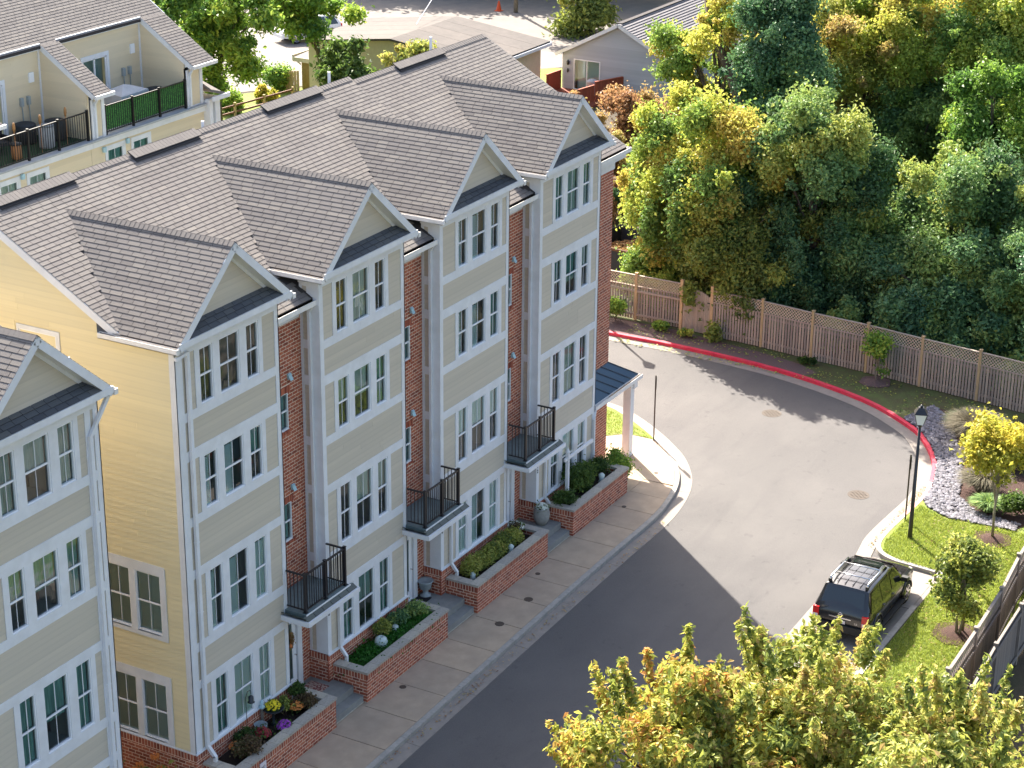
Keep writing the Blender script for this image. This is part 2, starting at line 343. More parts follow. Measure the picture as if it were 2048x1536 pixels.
class Pieces:
    """many alike pieces of one thing: the largest in view become objects, the rest one 'stuff' part"""
    def __init__(s, name, m, parent, shape='box', limit=300): s.name, s.m, s.p, s.shape, s.limit = name, m, parent, shape, limit; s.L = []
    def add(s, c, ax, size, tint=None): s.L.append((Vector(c), [Vector(a) for a in ax], size, random.random() if tint is None else tint))
    def finish(s, rest_name=None):
        if not s.L: return
        B = base_mat(s.p) if s.p else Matrix()
        def key(e):
            w = B @ e[0]; d = (w-CP).dot(CF)
            x = 4076*(w-CP).dot(CR)/d; y = 4076*(w-CP).dot(CU)/d
            if abs(x) > 1040 or abs(y) > 785 or d < 0: return 0
            n = (B.to_3x3() @ (e[1][1])).normalized(); f = abs(n.dot((CP-w).normalized())) if s.shape != 'box' else 1
            return e[2][0]*e[2][2]/d/d*f
        L = sorted(s.L, key=key, reverse=True)
        top, rest = L[:s.limit], L[s.limit:]
        for c, ax, sz, t in top:
            o = bpy.data.objects.new(s.name, shape_mesh(s.shape, s.name, s.m, min(7, int(t*8))))
            M3 = Matrix((ax[0], ax[1], ax[2])).transposed(); o.matrix_local = Matrix.Translation(c) @ M3.to_4x4() @ Matrix.Diagonal((*sz, 1))
            link(o, s.p)
        if rest:
            V0, F0 = SHAPES[s.shape]; n = len(rest)
            A = np.array([[list(a) for a in e[1]] for e in rest]); S = np.array([e[2] for e in rest]); C = np.array([list(e[0]) for e in rest])
            V = C[:, None, :] + np.einsum('vk,nk,nkd->nvd', V0, S, A)
            F = F0[None] + (np.arange(n)*len(V0))[:, None, None]
            T = np.repeat(np.array([e[3] for e in rest]), len(V0))
            o = npmesh(rest_name or s.name, V.reshape(-1, 3), F.reshape(-1, F0.shape[1]), s.m, s.p, T)
            stuff(o)
X, Y, Z = Vector((1, 0, 0)), Vector((0, 1, 0)), Vector((0, 0, 1))
def copy_tree(o, parent=None):
    c = o.copy(); COL.objects.link(c)
    if parent: c.parent = parent
    for ch in list(o.children): copy_tree(ch, c)
    return c
def text(name, s, size, m, parent, M, ext=.004, font_sx=1.0):
    cu = bpy.data.curves.new(name, 'FONT'); cu.body = s; cu.size = size; cu.extrude = ext; cu.align_x = 'CENTER'; cu.align_y = 'CENTER'
    o = bpy.data.objects.new(name, cu); COL.objects.link(o)
    me = bpy.data.meshes.new_from_object(o.evaluated_get(bpy.context.evaluated_depsgraph_get()))
    bpy.data.objects.remove(o); me.materials.clear(); me.materials.append(MAT[m]); me.name = name
    q = bpy.data.objects.new(name, me); q.matrix_local = M; return link(q, parent)
def brick_wall(P, u0, u1, z0, z1, plane, ax='x', out=-1, holes=(), soldier=False, proud=.004, Lb=.212, Hb=.077, J=.02):
    """running bond on a vertical plane; bricks stand proud of the mortar at 'plane'"""
    zt = z1
    if soldier:
        zt = z1-.18-J; u = u0
        while u < u1-.02:
            w = min(Hb, u1-u)
            _br(P, u+w/2, z1-.09, w, .18, plane, ax, out, holes, proud); u += Hb+J
    z = z0; r = 0
    while z < zt-.02:
        h = min(Hb, zt-z); u = u0 - ((Lb+J)/2 if r % 2 else 0)
        while u < u1-.015:
            a, b = max(u, u0), min(u+Lb, u1)
            segs = [(a, b)]
            for H in holes:
                if H[2] < z+h/2 < H[3]:
                    segs = [q for (p0, p1) in segs for q in ((p0, min(p1, H[0])), (max(p0, H[1]), p1)) if q[1]-q[0] > .02]
            for p0, p1 in segs:
                if p1-p0 > .02: _br(P, (p0+p1)/2, z+h/2, p1-p0, h, plane, ax, out, (), proud)
            u += Lb+J
        z += Hb+J; r += 1
def _br(P, u, z, w, h, plane, ax, out, holes, proud):
    for H in holes:
        if H[0] < u < H[1] and H[2] < z < H[3]: return
    th = .03; pr = proud*random.uniform(.5, 1.5); d = plane + out*(pr-th/2)
    if ax == 'x': P.add((u, d, z), (X, Y, Z), (w, th, h))
    else: P.add((d, u, z), (Y, X, Z), (w, th, h))
def siding(P, u0, u1, z0, z1, plane, ax='x', out=-1, step=.15, maxlen=3.66, top=None, th=.014, holes=()):
    """lap boards; top(u) clips under a slope (board trimmed to the slope on average)"""
    z = z0; r = 0
    while z < z1-.01:
        h = min(step, z1-z); segs = [(u0, u1)]
        for H in holes:
            if H[2] < z+h/2 < H[3]:
                ns = []
                for a, b in segs:
                    if H[0] > a and H[0] < b: ns.append((a, H[0]))
                    if H[1] < b and H[1] > a: ns.append((H[1], b))
                    if H[1] <= a or H[0] >= b: ns.append((a, b))
                segs = ns
        for a, b in segs:
            if top:
                lo, hi = top(z+h)
                a, b = max(a, lo), min(b, hi)
            if b-a < .03: continue
            u = a; first = True
            while u < b-.01:
                ln = maxlen if not first else (random.uniform(.8, maxlen) if b-a > maxlen else b-a)
                e = min(u+ln, b); first = False
                if b-e < .25: e = b
                w = e-u-.003
                if ax == 'x': P.add((u+w/2, plane, z+h/2), (X if out < 0 else -X, Y*out, Z), (w, th, h+.004))
                else: P.add((plane, u+w/2, z+h/2), (Y if out > 0 else -Y, X*out, Z), (w, th, h+.004))
                u = e
        z += step; r += 1
def shingles(P, O, U, V, u_rng, v0, v1, step=.138, tab=(.34, .37), keep=None, th=.007, trim=False):
    """courses of tabs on the plane O+u*U+v*V (V up the slope); u_rng(v)->(ua,ub)"""
    N = U.cross(V).normalized()
    if N.z < 0: N = -N
    v = v0; tilt = math.atan2(th, step)*.6
    Vt = (V*math.cos(tilt) - N*math.sin(tilt)); Nt = (N*math.cos(tilt) + V*math.sin(tilt))
    while v < v1-.02:
        h = min(step, v1-v); ua, ub = u_rng(v+h/2); u = ua - random.uniform(0, .35)
        blotch = 0
        while u < ub:
            w = random.uniform(*tab); a, b = max(u, ua), min(u+w-.013, ub)
            if b-a > .008:
                c = O + U*((a+b)/2) + V*(v+h/2)
                if keep is None or keep(c):
                    if random.random() < .3: blotch = random.gauss(0, .2)
                    t = min(.99, max(.01, .5+blotch+random.gauss(0, .13)))
                    P.add(c + N*(th*.6), (U, Nt, Vt), (b-a, th, h-.005), t)
            u += w
        v += step

# ------------------------------------------------------------------ ground, road, kerbs, walks
def poly_sheet(name, poly, z, m, thick=None):
    if thick: return MB().prism(poly, z-thick, z).build(name, m)
    tris = tessellate_polygon([[Vector((x, y, 0)) for x, y in poly]])
    def up(t):
        a, b, c = [Vector((*poly[i], 0)) for i in t]; return (b-a).cross(c-a).z > 0
    return meshobj(name, [(x, y, z) for x, y in poly], [t if up(t) else t[::-1] for t in tris], m)
def smooth_line(P, n=4):
    """Catmull-Rom through P"""
    P = [Vector((*p, 0)) for p in P]; out = []
    for i in range(len(P)-1):
        p0, p1, p2, p3 = P[max(i-1, 0)], P[i], P[i+1], P[min(i+2, len(P)-1)]
        for k in range(n):
            t = k/n
            q = .5*((2*p1)+(-p0+p2)*t+(2*p0-5*p1+4*p2-p3)*t*t+(-p0+3*p1-3*p2+p3)*t**3)
            out.append((q.x, q.y))
    out.append((P[-1].x, P[-1].y)); return out
def offset(L, d):
    out = []
    for i, p in enumerate(L):
        a, b = L[max(i-1, 0)], L[min(i+1, len(L)-1)]
        t = Vector((b[0]-a[0], b[1]-a[1])).normalized(); out.append((p[0]-t.y*d, p[1]+t.x*d))
    return out
struct(poly_sheet('ground', [(-400, -400), (600, -400), (600, 600), (-400, 600)], -.3, 'soil'))
def asphalt_wear():
    m = MAT['asphalt']; nt = m.node_tree; n = nt.nodes; L = nt.links; b = n['Principled BSDF']; src = b.inputs['Base Color'].links[0].from_socket
    tc = n.new('ShaderNodeTexCoord')
    def fac(scale, lo, hi, st=(1, 1, 1), det=3, dist=0):
        mp = n.new('ShaderNodeMapping'); mp.inputs['Scale'].default_value = st; L.new(tc.outputs['Object'], mp.inputs[0])
        t = n.new('ShaderNodeTexNoise'); t.inputs['Scale'].default_value = scale; t.inputs['Detail'].default_value = det; t.inputs['Distortion'].default_value = dist; L.new(mp.outputs[0], t.inputs['Vector'])
        r = n.new('ShaderNodeMapRange'); r.inputs[1].default_value = lo; r.inputs[2].default_value = hi; L.new(t.outputs[0], r.inputs[0]); return r.outputs[0]
    def mul(f, col, k):
        nonlocal src
        mm = n.new('ShaderNodeMath'); mm.operation = 'MULTIPLY'; L.new(f, mm.inputs[0]); mm.inputs[1].default_value = k
        x = n.new('ShaderNodeMix'); x.data_type = 'RGBA'; x.blend_type = 'MULTIPLY'; L.new(mm.outputs[0], x.inputs[0]); L.new(src, x.inputs[6]); x.inputs[7].default_value = (*col, 1); src = x.outputs[2]
    mul(fac(.55, .5, .72, (.35, 1.6, 1), 4, 1.2), (.82, .82, .84), .5)      # long worn streaks
    mul(fac(3.2, .66, .74, (1, 1, 1), 2), (.7, .7, .72), .5)                 # drips
    mul(fac(220, .60, .72, (1, 1, 1), 1), (1.5, 1.45, 1.4), .8)              # pale stones in the surface
    mul(fac(260, .62, .74, (1, 1, 1), 1), (.5, .5, .5), .8)
    L.new(src, b.inputs['Base Color'])
asphalt_wear()
struct(poly_sheet('road', [(-90, -13), (19, -13), (21, -10.2), (26.8, -10.2), (31, -8.7), (33.2, -6), (35.2, -1), (35.2, 40), (26, 40), (26, 6), (25.3, 1.0), (23, -1.2), (20, -2.5), (-90, -2.5)], -.15, 'asphalt'))
# far side: back line of the kerb, running from the alley round the turning circle to the parking bay
RED = smooth_line([(34.9, 14), (35.0, 6.6), (35.04, 3.4), (34.62, -1.16), (33.4, -5.1), (31.78, -7.53), (30.64, -8.51), (29.27, -9.27), (28.1, -9.66), (26.42, -10.01), (25.45, -10.02), (23.81, -9.93), (22.4, -9.89), (21.69, -9.98), (21.24, -10.25), (21.0, -10.7), (20.93, -11.3), (20.86, -12.1)], 4)
kerb_run = RED
def kerb_strip(name, L, w, z0, z1, m, parent=None, tint=None):
    """kerb between line L and L offset towards the road (left side)"""
    I = offset(L, w); mb = MB()
    for i in range(len(L)-1):
        a, b, c, d = L[i], L[i+1], I[i+1], I[i]
        mb.add([(a[0], a[1], z0), (b[0], b[1], z0), (c[0], c[1], z0), (d[0], d[1], z0), (a[0], a[1], z1), (b[0], b[1], z1), (c[0]*1, c[1], z1-.012), (d[0], d[1], z1-.012)],
               [(4, 7, 6, 5), (0, 1, 2, 3), (3, 2, 6, 7), (1, 0, 4, 5)]+([(0, 3, 7, 4)] if i == 0 else [])+([(2, 1, 5, 6)] if i == len(L)-2 else []))
    return mb.build(name, m, parent)
def split_run(L, step, gap=.012):
    """cut a polyline in stones of given length"""
    pts = [Vector((*p, 0)) for p in L]; out = []; cur = [pts[0]]; acc = 0
    for i in range(len(pts)-1):
        a, b = pts[i], pts[i+1]; l = (b-a).length; pos = 0
        while acc + (l-pos) > step:
            t = (step-acc); pos += t; q = a+(b-a)*(pos/l); cur.append(q-(b-a).normalized()*gap); out.append([(p.x, p.y) for p in cur]); cur = [q]; acc = 0
        acc += l-pos; cur.append(b)
    if len(cur) > 1: out.append([(p.x, p.y) for p in cur])
    return [o for o in out if len(o) > 1]
kb = struct(bpy.data.objects.new('kerb', None)); link(kb)
tot = 0
for seg in split_run(RED, 3.05):
    mx = sum(p[0] for p in seg)/len(seg); my = sum(p[1] for p in seg)/len(seg)
    red = mx > 27.2 or my > -8.8; worn = 25 < mx <= 27.5 or (mx < 21.6 and my < -9.9)
    o = kerb_strip('kerb_stone', seg, -.15, -.3, .012, 'red_paint' if red else ('red_paint_worn' if worn and mx > 24 else 'concrete_kerb'), kb)
# gutter pan beside that kerb
GP = offset(RED, -.15); gl = [p for p in GP if not (p[0] < 21.75)]
gl = gl + [(20.6, -9.97), (17, -10.02), (12, -10.1), (-90, -10.2)]
gp = struct(bpy.data.objects.new('gutter_pan', None)); link(gp)
for seg in split_run(gl, 3.05):
    kerb_strip('gutter_slab', seg, -.48, -.3, -.128, 'concrete_gutter', gp)
# parking bay paving and its end kerb
pb = struct(bpy.data.objects.new('parking_bay', None)); link(pb)
MB().box(18.22, 20.84, -12.45, -12.215, -.3, -.118).build('paving_slab', 'concrete_gutter', pb)
MB().box(20.36, 20.41, -12.46, -12.2, -.3, .01).build('paving_slab', 'concrete_gutter', pb)
for i, (a, b) in enumerate([(18.2, 20.98), (15.2, 18.18), (12.2, 15.18), (9.2, 12.18), (6.2, 9.18)]):
    for (c, d) in ((-11.1, -9.99), (-12.2, -11.115)):
        q = MB().box(a, b-.02, c, d, -.3, -.122).build('paving_slab', 'concrete_gutter', pb)
for a, b in ((-60, 9), (9.02, 12.05), (12.07, 15.1), (15.12, 18.2)):
    MB().box(a, b, -12.4, -12.22, -.3, .02).build('kerb_stone', 'concrete_kerb', kb)
MB().box(20.4, 20.85, -12.36, -12.2, -.3, .012).build('kerb_stone', 'concrete_kerb', kb)
# island walk on the house side
WALK = smooth_line([(-60, -2.95), (-20, -2.95), (-2, -2.94), (3.62, -2.9), (7.84, -2.82), (13.96, -2.72), (17.17, -2.70), (19.67, -2.70), (21.08, -2.57), (22.48, -2.26), (23.6, -1.78), (24.73, -1.01), (25.45, -.3), (26.2, .55), (27.2, 1.95), (27.75, 3.2), (28.0, 6), (28.0, 14)], 4)
for seg in split_run(WALK[8:], 3.05):
    kerb_strip('kerb_stone', seg, -.16, -.3, .004, 'concrete_kerb', kb)
for seg in split_run(offset(WALK, -.16)[8:], 3.05):
    kerb_strip('gutter_slab', seg, -.44, -.3, -.128, 'concrete_gutter', gp)
fp = struct(bpy.data.objects.new('pavement', None)); link(fp)
def edge_y(x):
    best = None
    for i in range(len(WALK)-1):
        a, b = WALK[i], WALK[i+1]
        if a[0] <= x <= b[0]: return a[1]+(b[1]-a[1])*(x-a[0])/(b[0]-a[0]+1e-9)
    return -2.9
joints = [-12, -10.4, -8.9, -7.4, -5.9, -4.4, -2.95, -1.45, .1, 1.7, 3.31, 4.93, 6.47, 7.93, 9.34, 10.95, 12.55, 14.0, 15.43, 17.18, 18.6, 20.0, 21.3, 22.4]
for i in range(len(joints)-1):
    a, b = joints[i]+.012, joints[i+1]-.012; n = 4
    top = [(a, -1.19), (b, -1.19)]; bot = [(a+(b-a)*k/n, edge_y(a+(b-a)*k/n)+.012) for k in range(n+1)]
    o = MB().prism([*bot, (b, -1.19), (a, -1.19)], -.3, -.002+random.uniform(-.003, .002)).build('walk_slab', 'concrete_walk', fp, tint=random.random())
def inner(L, d=.012): return offset(L, d)
wi = [p for p in offset(WALK, .012) if 22.4 <= p[0] <= 25.5 and p[1] < 0]
cut = [0, len(wi)//3, 2*len(wi)//3, len(wi)-1]
anch = [(22.42, -1.19), (22.9, -.6), (23.4, .3), (24.2, 1.0)]
for i in range(3):
    seg = wi[cut[i]:cut[i+1]+1]
    MB().prism([*seg, anch[i+1], anch[i]], -.3, -.002-.002*i).build('walk_slab', 'concrete_walk', fp, tint=.6+.1*i)
MB().prism([(21.2, -1.17), (22.42, -1.17), (22.9, -.6), (23.4, .3), (24.2, 1.0), (24.4, 3.0), (22.96, 3.0), (22.96, -.1), (21.2, -.1)], -.3, -.012).build('walk_slab', 'concrete_walk', fp, tint=.7)
MB().prism([(24.22, .99), (25.40, -.28), (25.72, 0.05), (25.7, 1.1), (24.9, 1.9), (24.4, 2.4)], -.3, -.006).build('walk_slab', 'concrete_walk', fp, tint=.5)
struct(MB().prism([(-60, -1.21), (21.2, -1.21), (21.2, -.08), (22.9, -.08), (22.9, 13), (-60, 13)], -.3, -.02).build('building_pad', 'concrete_walk', tint=.4))
isl = [p for p in offset(WALK, .012) if p[1] > .02 and p[0] > 25.4]
struct(MB().prism([(25.74, 0.06), *isl, (28, 16), (22.96, 16), (22.96, 3.02), (24.4, 3.02), (24.92, 1.92), (25.72, 1.12)], -.3, .006).build('island_lawn', 'lawn'))
# open ground beyond
lawn_line = [p for p in offset(RED, .004)]
struct(MB().prism([*lawn_line, (20.84, -12.4), (-120, -12.4), (-120, -200), (500, -200), (500, 500), (34.9, 500), (34.9, 14)], -.29, -.012).build('terrain', 'soil'))
struct(MB().prism([(-120, 13.02), (34.4, 13.02), (34.4, 500), (-120, 500)], -.29, -.03).build('rear_yard', 'soil'))
NL = [p for p in offset(RED, .012) if p[0] < 26.3 and p[1] < -9.8]
struct(MB().prism([*NL, (20.83, -12.18), (20.83, -12.43), (-40, -12.43), (-40, -15.35), (36, -15.35), (36, -13.5), (25.2, -12.2), (25.4, -11.0), (25.9, -10.3)], -.2, .004).build('lawn', 'lawn'))
struct(MB().prism([*[p for p in offset(RED, .012) if p[0] > 30.0 and p[1] > -9 and p[1] < 13], (32.5, -10.6), (34.9, -11), (35.6, -6.5), (36.3, -1.8), (36.7, 3), (36.85, 6.2), (36.7, 12)], -.2, .0).build('verge', 'lawn_shade'))
struct(MB().prism([*[p for p in offset(RED, .014) if p[1] > -3.2 and p[1] < 9], (34.9, -2.6), (35.5, -1.6), (35.9, .2), (36.2, 2.4), (36.5, 4.2), (36.6, 9)], -.2, .006).build('mulch_bed', 'mulch_purple'))

# ------------------------------------------------------------------ townhouses
FL = [(1.28, 2.965), (4.325, 6.025), (7.695, 9.105), (10.425, 11.835)]
WC = [(-.03, .478), (.744, 1.537), (1.815, 2.314)]
SP = [(3.22, 4.02), (6.27, 7.43), (9.41, 10.16)]
PN = [(1.28, 2.99), (4.27, 6.03), (7.67, 9.14), (10.40, 11.87)]
BRK = (('brick', 'brick'))
_wcache = {}
def wmesh(key, fn):
    if key not in _wcache: _wcache[key] = fn()
    return _wcache[key]
def window(parent, u0, u1, z0, z1, style, plane=0.0, ax='x', muntin=True, frame_w=.032):
    """window part at plane, facing -Y (ax x) or -X (ax y); local frame: x across, y into the wall, z up"""
    w, h = u1-u0, z1-z0; key = (round(w, 3), round(h, 3))
    def frame():
        mb = MB(); f = frame_w; zm = h*.5
        for a in (mb.box(0, f, -.012, .07, 0, h), mb.box(w-f, w, -.012, .07, 0, h), mb.box(f, w-f, -.012, .07, 0, f), mb.box(f, w-f, -.012, .07, h-f, h), mb.box(f, w-f, .012, .055, zm-.024, zm+.024)): pass
        if muntin: mb.box(w/2-.008, w/2+.008, .018, .034, zm+.024, h-f); mb.box(w/2-.006, w/2+.006, .034, .048, f, zm-.024)
        mb.box(-.012, w+.012, -.03, .0, -.03, -.001)
        return mb.build('window', 'white_vinyl').data
    def pane(a, b, y):
        def f():
            return MB().add([(frame_w, y, a), (w-frame_w, y, a), (w-frame_w, y, b), (frame_w, y, b)], [(0, 1, 2, 3)]).build('pane', 'pane_glass').data
        return f
    def new(name, me, par, loc=(0, 0, 0)):
        o = bpy.data.objects.new(name, me); o.location = loc; return link(o, par)
    def tmp(k, f):
        if k not in _wcache:
            me = f()
            for o in [o for o in bpy.data.objects if o.data == me]: bpy.data.objects.remove(o)
            _wcache[k] = me
        return _wcache[k]
    fo = new('window', tmp(('fr', *key, muntin), frame), parent)
    if ax == 'x': fo.location = (u0, plane, z0)
    else: fo.location = (plane, u1, z0); fo.rotation_euler = (0, 0, -math.pi/2)
    zm = h*.5
    new('pane', tmp(('pu', *key), pane(zm+.02, h-frame_w, .03)), fo)
    new('pane', tmp(('pl', *key), pane(frame_w, zm-.02, .044)), fo)
    def room():
        mb = MB(); y0, y1 = .075, .62; e = .0
        mb.add([(e, y0, 0), (w-e, y0, 0), (w-e, y0, h), (e, y0, h), (e, y1, 0), (w-e, y1, 0), (w-e, y1, h), (e, y1, h)], [(4, 5, 6, 7), (0, 1, 5, 4), (3, 7, 6, 2), (0, 4, 7, 3), (1, 2, 6, 5)])
        return mb.build('window_recess', 'interior').data
    new('window_recess', tmp(('rm', *key), room), fo)
    def shut(frac, opn):
        def f():
            mb = MB(); a, b = .04, (w-.04)*frac + .04*(1-frac)
            if b-a < .1: b = w-.04
            npan = 2 if b-a > .45 else 1
            for p in range(npan):
                x0 = a+(b-a)*p/npan+.003; x1 = a+(b-a)*(p+1)/npan-.003
                mb.box(x0, x0+.035, .06, .085, .03, h-.03); mb.box(x1-.035, x1, .06, .085, .03, h-.03)
                mb.box(x0+.035, x1-.035, .06, .085, .03, .09); mb.box(x0+.035, x1-.035, .06, .085, h-.09, h-.03); mb.box(x0+.035, x1-.035, .06, .085, h*.48, h*.48+.05)
                z = .12
                while z < h-.12:
                    if not (h*.46 < z < h*.48+.07):
                        mb.obox(((x0+x1)/2, .078, z), (X, Vector((0, math.cos(opn), math.sin(opn))), Vector((0, -math.sin(opn), math.cos(opn)))), (x1-x0-.07, .075, .008))
                    z += .07
            return mb.build('shutter', 'shutter_white').data
        return f
    def curt(frac, m):
        def f():
            mb = MB(); n = 14; a, b = .03, w-.03; zb = .03+(h-.06)*(1-frac)
            V = []; F = []
            for i in range(n+1):
                x = a+(b-a)*i/n; y = .10+.012*math.sin(i*2.3); V += [(x, y, zb), (x, y, h-.02)]
            for i in range(n): F.append((2*i, 2*i+2, 2*i+3, 2*i+1))
            return mb.add(V, F).build('curtain', m).data
        return f
    st, fr_ = style
    if st == 's': new('shutter', tmp(('sh', *key, fr_), shut(fr_, .5 if fr_ < .7 else .75)), fo)
    elif st == 'c': new('curtain', tmp(('cu', *key, fr_), curt(fr_, 'curtain')), fo)
    elif st == 't': new('curtain', tmp(('ct', *key, fr_), curt(fr_, 'curtain_teal')), fo)
    elif st == 'g': new('curtain', tmp(('cg', *key, fr_), curt(fr_, 'shutter_white')), fo)
    return fo
def ridge_z(y): return 14.21+.567*(y-4.74) if y < 5.6 else 14.21+.567*(11.2-y-4.74)
STY = {(0, 0): [('t', 1), ('s', 1.0), ('s', 1.0)], (0, 1): [('s', .5), ('s', .5), ('s', 1.0)], (0, 2): [('s', .5), ('s', .55), ('t', .5)], (0, 3): [('d', 0)]*3,
       (1, 0): [('t', 1), ('t', .55), ('t', 1)], (1, 1): [('d', 0), ('c', .5), ('c', .5)], (1, 2): [('c', .5), ('c', .6), ('t', 1)], (1, 3): [('d', 0), ('c', 1), ('d', 0)],
       (2, 0): [('s', 1.0), ('s', .6), ('s', 1.0)], (2, 1): [('g', .5), ('g', .5), ('g', .5)], (2, 2): [('s', .5), ('s', .5), ('t', 1)], (2, 3): [('s', .5), ('s', .55), ('s', .45)],
       (3, 0): [('g', .5), ('g', .5), ('g', .5)], (3, 1): [('d', 0), ('c', 1), ('d', 0)], (3, 2): [('t', .6), ('t', .7), ('c', .5)], (3, 3): [('t', 1), ('c', 1), ('t', 1)],
       (9, 0): [('t', 1), ('t', .6), ('t', .6)], (9, 1): [('t', 1), ('t', .6), ('t', 1)], (9, 2): [('t', .55), ('t', .6), ('t', 1)], (9, 3): [('t', 1), ('c', .5), ('c', 1)]}
def townhouse(k, ox, oy, dz, L, R, prevR, label, number=None, endR=None, near=False, left_end=False):
    t = thing('townhouse', label, 'townhouse', (ox, oy, dz), group='attached four-storey townhouses along the pavement')
    gx = (L+R)/2; hw = 2.25; m = 1.92/hw
    first = left_end
    # ---- front trim and siding of the bay
    panels = []
    if first and not near: lp, strip = (-.43, -.21), (-.68, -.52)
    else: lp, strip = (L+.14, -.2), None
    rp = (2.47, R-.14) if not near else (2.47, 2.70)
    if near: strip = (2.88, 2.98)
    for a, b in PN: panels += [(lp[0], lp[1], a, b), (rp[0], rp[1], a, b)]
    for a, b in SP: panels.append((lp[0], rp[1], a, b))
    if strip: panels += [(*strip, *q) for q in PN+SP]
    wins = [(a, b, z0, z1) for z0, z1 in FL for a, b in WC]
    tr = MB(); grid_slab(tr, L-.03, R+.03, 1.25, 12.36, panels+wins, -.032, 0.0)
    tr.box(L-.05, R+.05, -.075, -.03, 1.225, 1.262)
    tr.build('front_trim', 'white_trim', t)
    bk = MB(); grid_slab(bk, L, R, 0, 12.5, wins, 0.0, .06); bk.build('front_wall', 'siding', t, tint=.5)
    P = Pieces('siding_board', 'siding', t, 'lap', 300)
    for a, b, z0, z1 in panels: siding(P, a, b, z0, z1, -.001, 'x', -1, .15)
    for f in range(4):
        for c in range(3): window(t, *WC[c], *FL[f], STY[(9 if near else k, f)][c])
    # ---- gable wall, frieze, pent roof
    base = 12.56; 
    def gtop(z): d = max(0, (14.12-z)/m); return gx-d, gx+d
    siding(P, L, R, base, 14.1, .0, 'x', -1, .15, top=gtop)
    MB().extrude([(L, .02, 12.3), (R, .02, 12.3), (gx+.02, .02, 14.15), (gx-.02, .02, 14.15)], (0, .08, 0)).build('gable_wall', 'siding', t, tint=.5)
    fb = MB()
    for s in (-1, 1):   # frieze boards under the slopes and the rake boards at the overhang
        sl = Vector((s, 0, -m)).normalized(); nrm = Vector((-s*m, 0, -1)).normalized()*-1
        down = Vector((-s*m, 0, -1)).normalized()
        p0 = Vector((gx, -.012, 14.14)); ln = 2.45
        fb.obox(p0+sl*ln/2+down*.11, (sl, Y, down), (ln, .04, .2))
        q0 = Vector((gx, -.345, 14.2)); ln2 = hw/abs(sl.x)+.02
        fb.obox(q0+sl*ln2/2+down*.085, (sl, Y, down), (ln2, .035, .19))
        fb.obox(q0+Vector((0, .17, 0))+sl*ln2/2+down*.165, (sl, Y, down), (ln2, .32, .02))   # soffit
    fb.box(gx-.07, gx+.07, -.366, -.33, 14.0, 14.165)
    fb.build('rake_board', 'white_trim', t)
    pr = MB(); pr.extrude([(gx-2.12, -.34, 12.355), (gx+2.12, -.34, 12.355), (gx+1.9, .02, 12.60), (gx-1.9, .02, 12.60)], (0, 0, -.03)); pr.build('pent_roof', 'underlay', t)
    pf = MB(); pf.box(gx-hw+.03, gx+hw-.03, -.375, -.34, 12.2, 12.36); pf.box(gx-hw+.03, gx+hw-.03, -.34, -.032, 12.2, 12.225); pf.build('pent_fascia', 'white_trim', t)
    PS = Pieces('pent_shingle', 'shingle_dark', t, 'lap', 60)
    pv = Vector((0, .36, .245)).normalized()
    def pur(v): s = v/.436; return gx-2.12+.22*s, gx+2.12-.22*s
    shingles(PS, Vector((0, -.35, 12.358)), X, pv, pur, 0, .43, step=.145, th=.014)
    PS.finish()
    # ---- bay side walls
    if first and not near:
        pass
    else:
        sd_ = MB(); sp_ = [(.355, .50, a, b) for a, b in PN+SP]
        if k > 0:
            grid_slab(sd_, 0.0, .58, 1.25, 12.2, sp_, L-.03, L, 'y')
            for q in sp_: siding(P, *q, L-.001, 'y', -1, .15)
            sd_.box(L, L+.06, .0, .6, 1.2, 12.3)
            sd_.build('side_trim', 'white_trim', t)
    MB().box(R-.08, R, .06, .62, 0, 12.3).build('side_wall', 'siding', t, tint=.5)
    rt = MB(); rt.box(R, R+.03, -.032, .12, 1.25, 12.3); rt.build('corner_board', 'white_trim', t)
    P.finish()
    # ---- brick base of the bay
    B = Pieces('brick', 'brick', t, 'box', 300)
    brick_wall(B, L-.06, R+.04, 0.02, 1.235, -.045, 'x', -1, soldier=True)
    MB().box(L-.045, R+.03, -.045, .0, 0, 1.235).build('base_mortar', 'mortar', t)
    if k > 0:
        brick_wall(B, -.045, .58, 0.42, 1.235, L-.045, 'y', -1, soldier=True); MB().box(L-.045, L+.0, -.04, .58, 0.3, 1.23).build('base_mortar', 'mortar', t)
    # ---- recess with the front door, brick above
    if prevR is not None:
        wl = prevR; wA = (L-1.30, L-.66, 8.10, 9.12); wB = (L-1.30, L-.66, 4.93, 6.03); dr = (L-1.82, L-.47, .42, 2.78)
        holes = [wA, wB, dr]
        head = [(L-1.36, L-.60, q[3]-.0, q[3]+.21) for q in (wA, wB)] + [(L-1.36, L-.60, q[2]-.1, q[2]) for q in (wA, wB)]
        mo = MB(); grid_slab(mo, wl, L, .42, 11.2, holes, .58, .66); mo.build('mortar_wall', 'mortar', t)
        brick_wall(B, wl, L, .43, 11.04, .58, 'x', -1, holes=[(h[0], h[1], h[2], h[3]) for h in holes+head])
        for q in (wA, wB):
            u = L-1.36
            while u < L-.62: _br(B, u+.03, q[3]+.1, .06, .19, .58, 'x', -1, (), .02); _br(B, u+.03, q[2]-.05, .06, .09, .58, 'x', -1, (), .035); u += .071
            window(t, *q, ('t', 1), plane=.60)
        MB().box(wl, L-.12, .535, .58, 11.04, 11.36).build('frieze_board', 'white_trim', t)
        vb = MB()
        for zv in (9.55, 6.42): vb.box(L-.68, L-.58, .50, .57, zv-.07, zv+.07); vb.obox((L-.63, .50, zv+.0), (X, Vector((0, .45, .89)), Vector((0, -.89, .45))), (.13, .2, .012))
        vb.build('exhaust_vent', 'vent_blue', t)
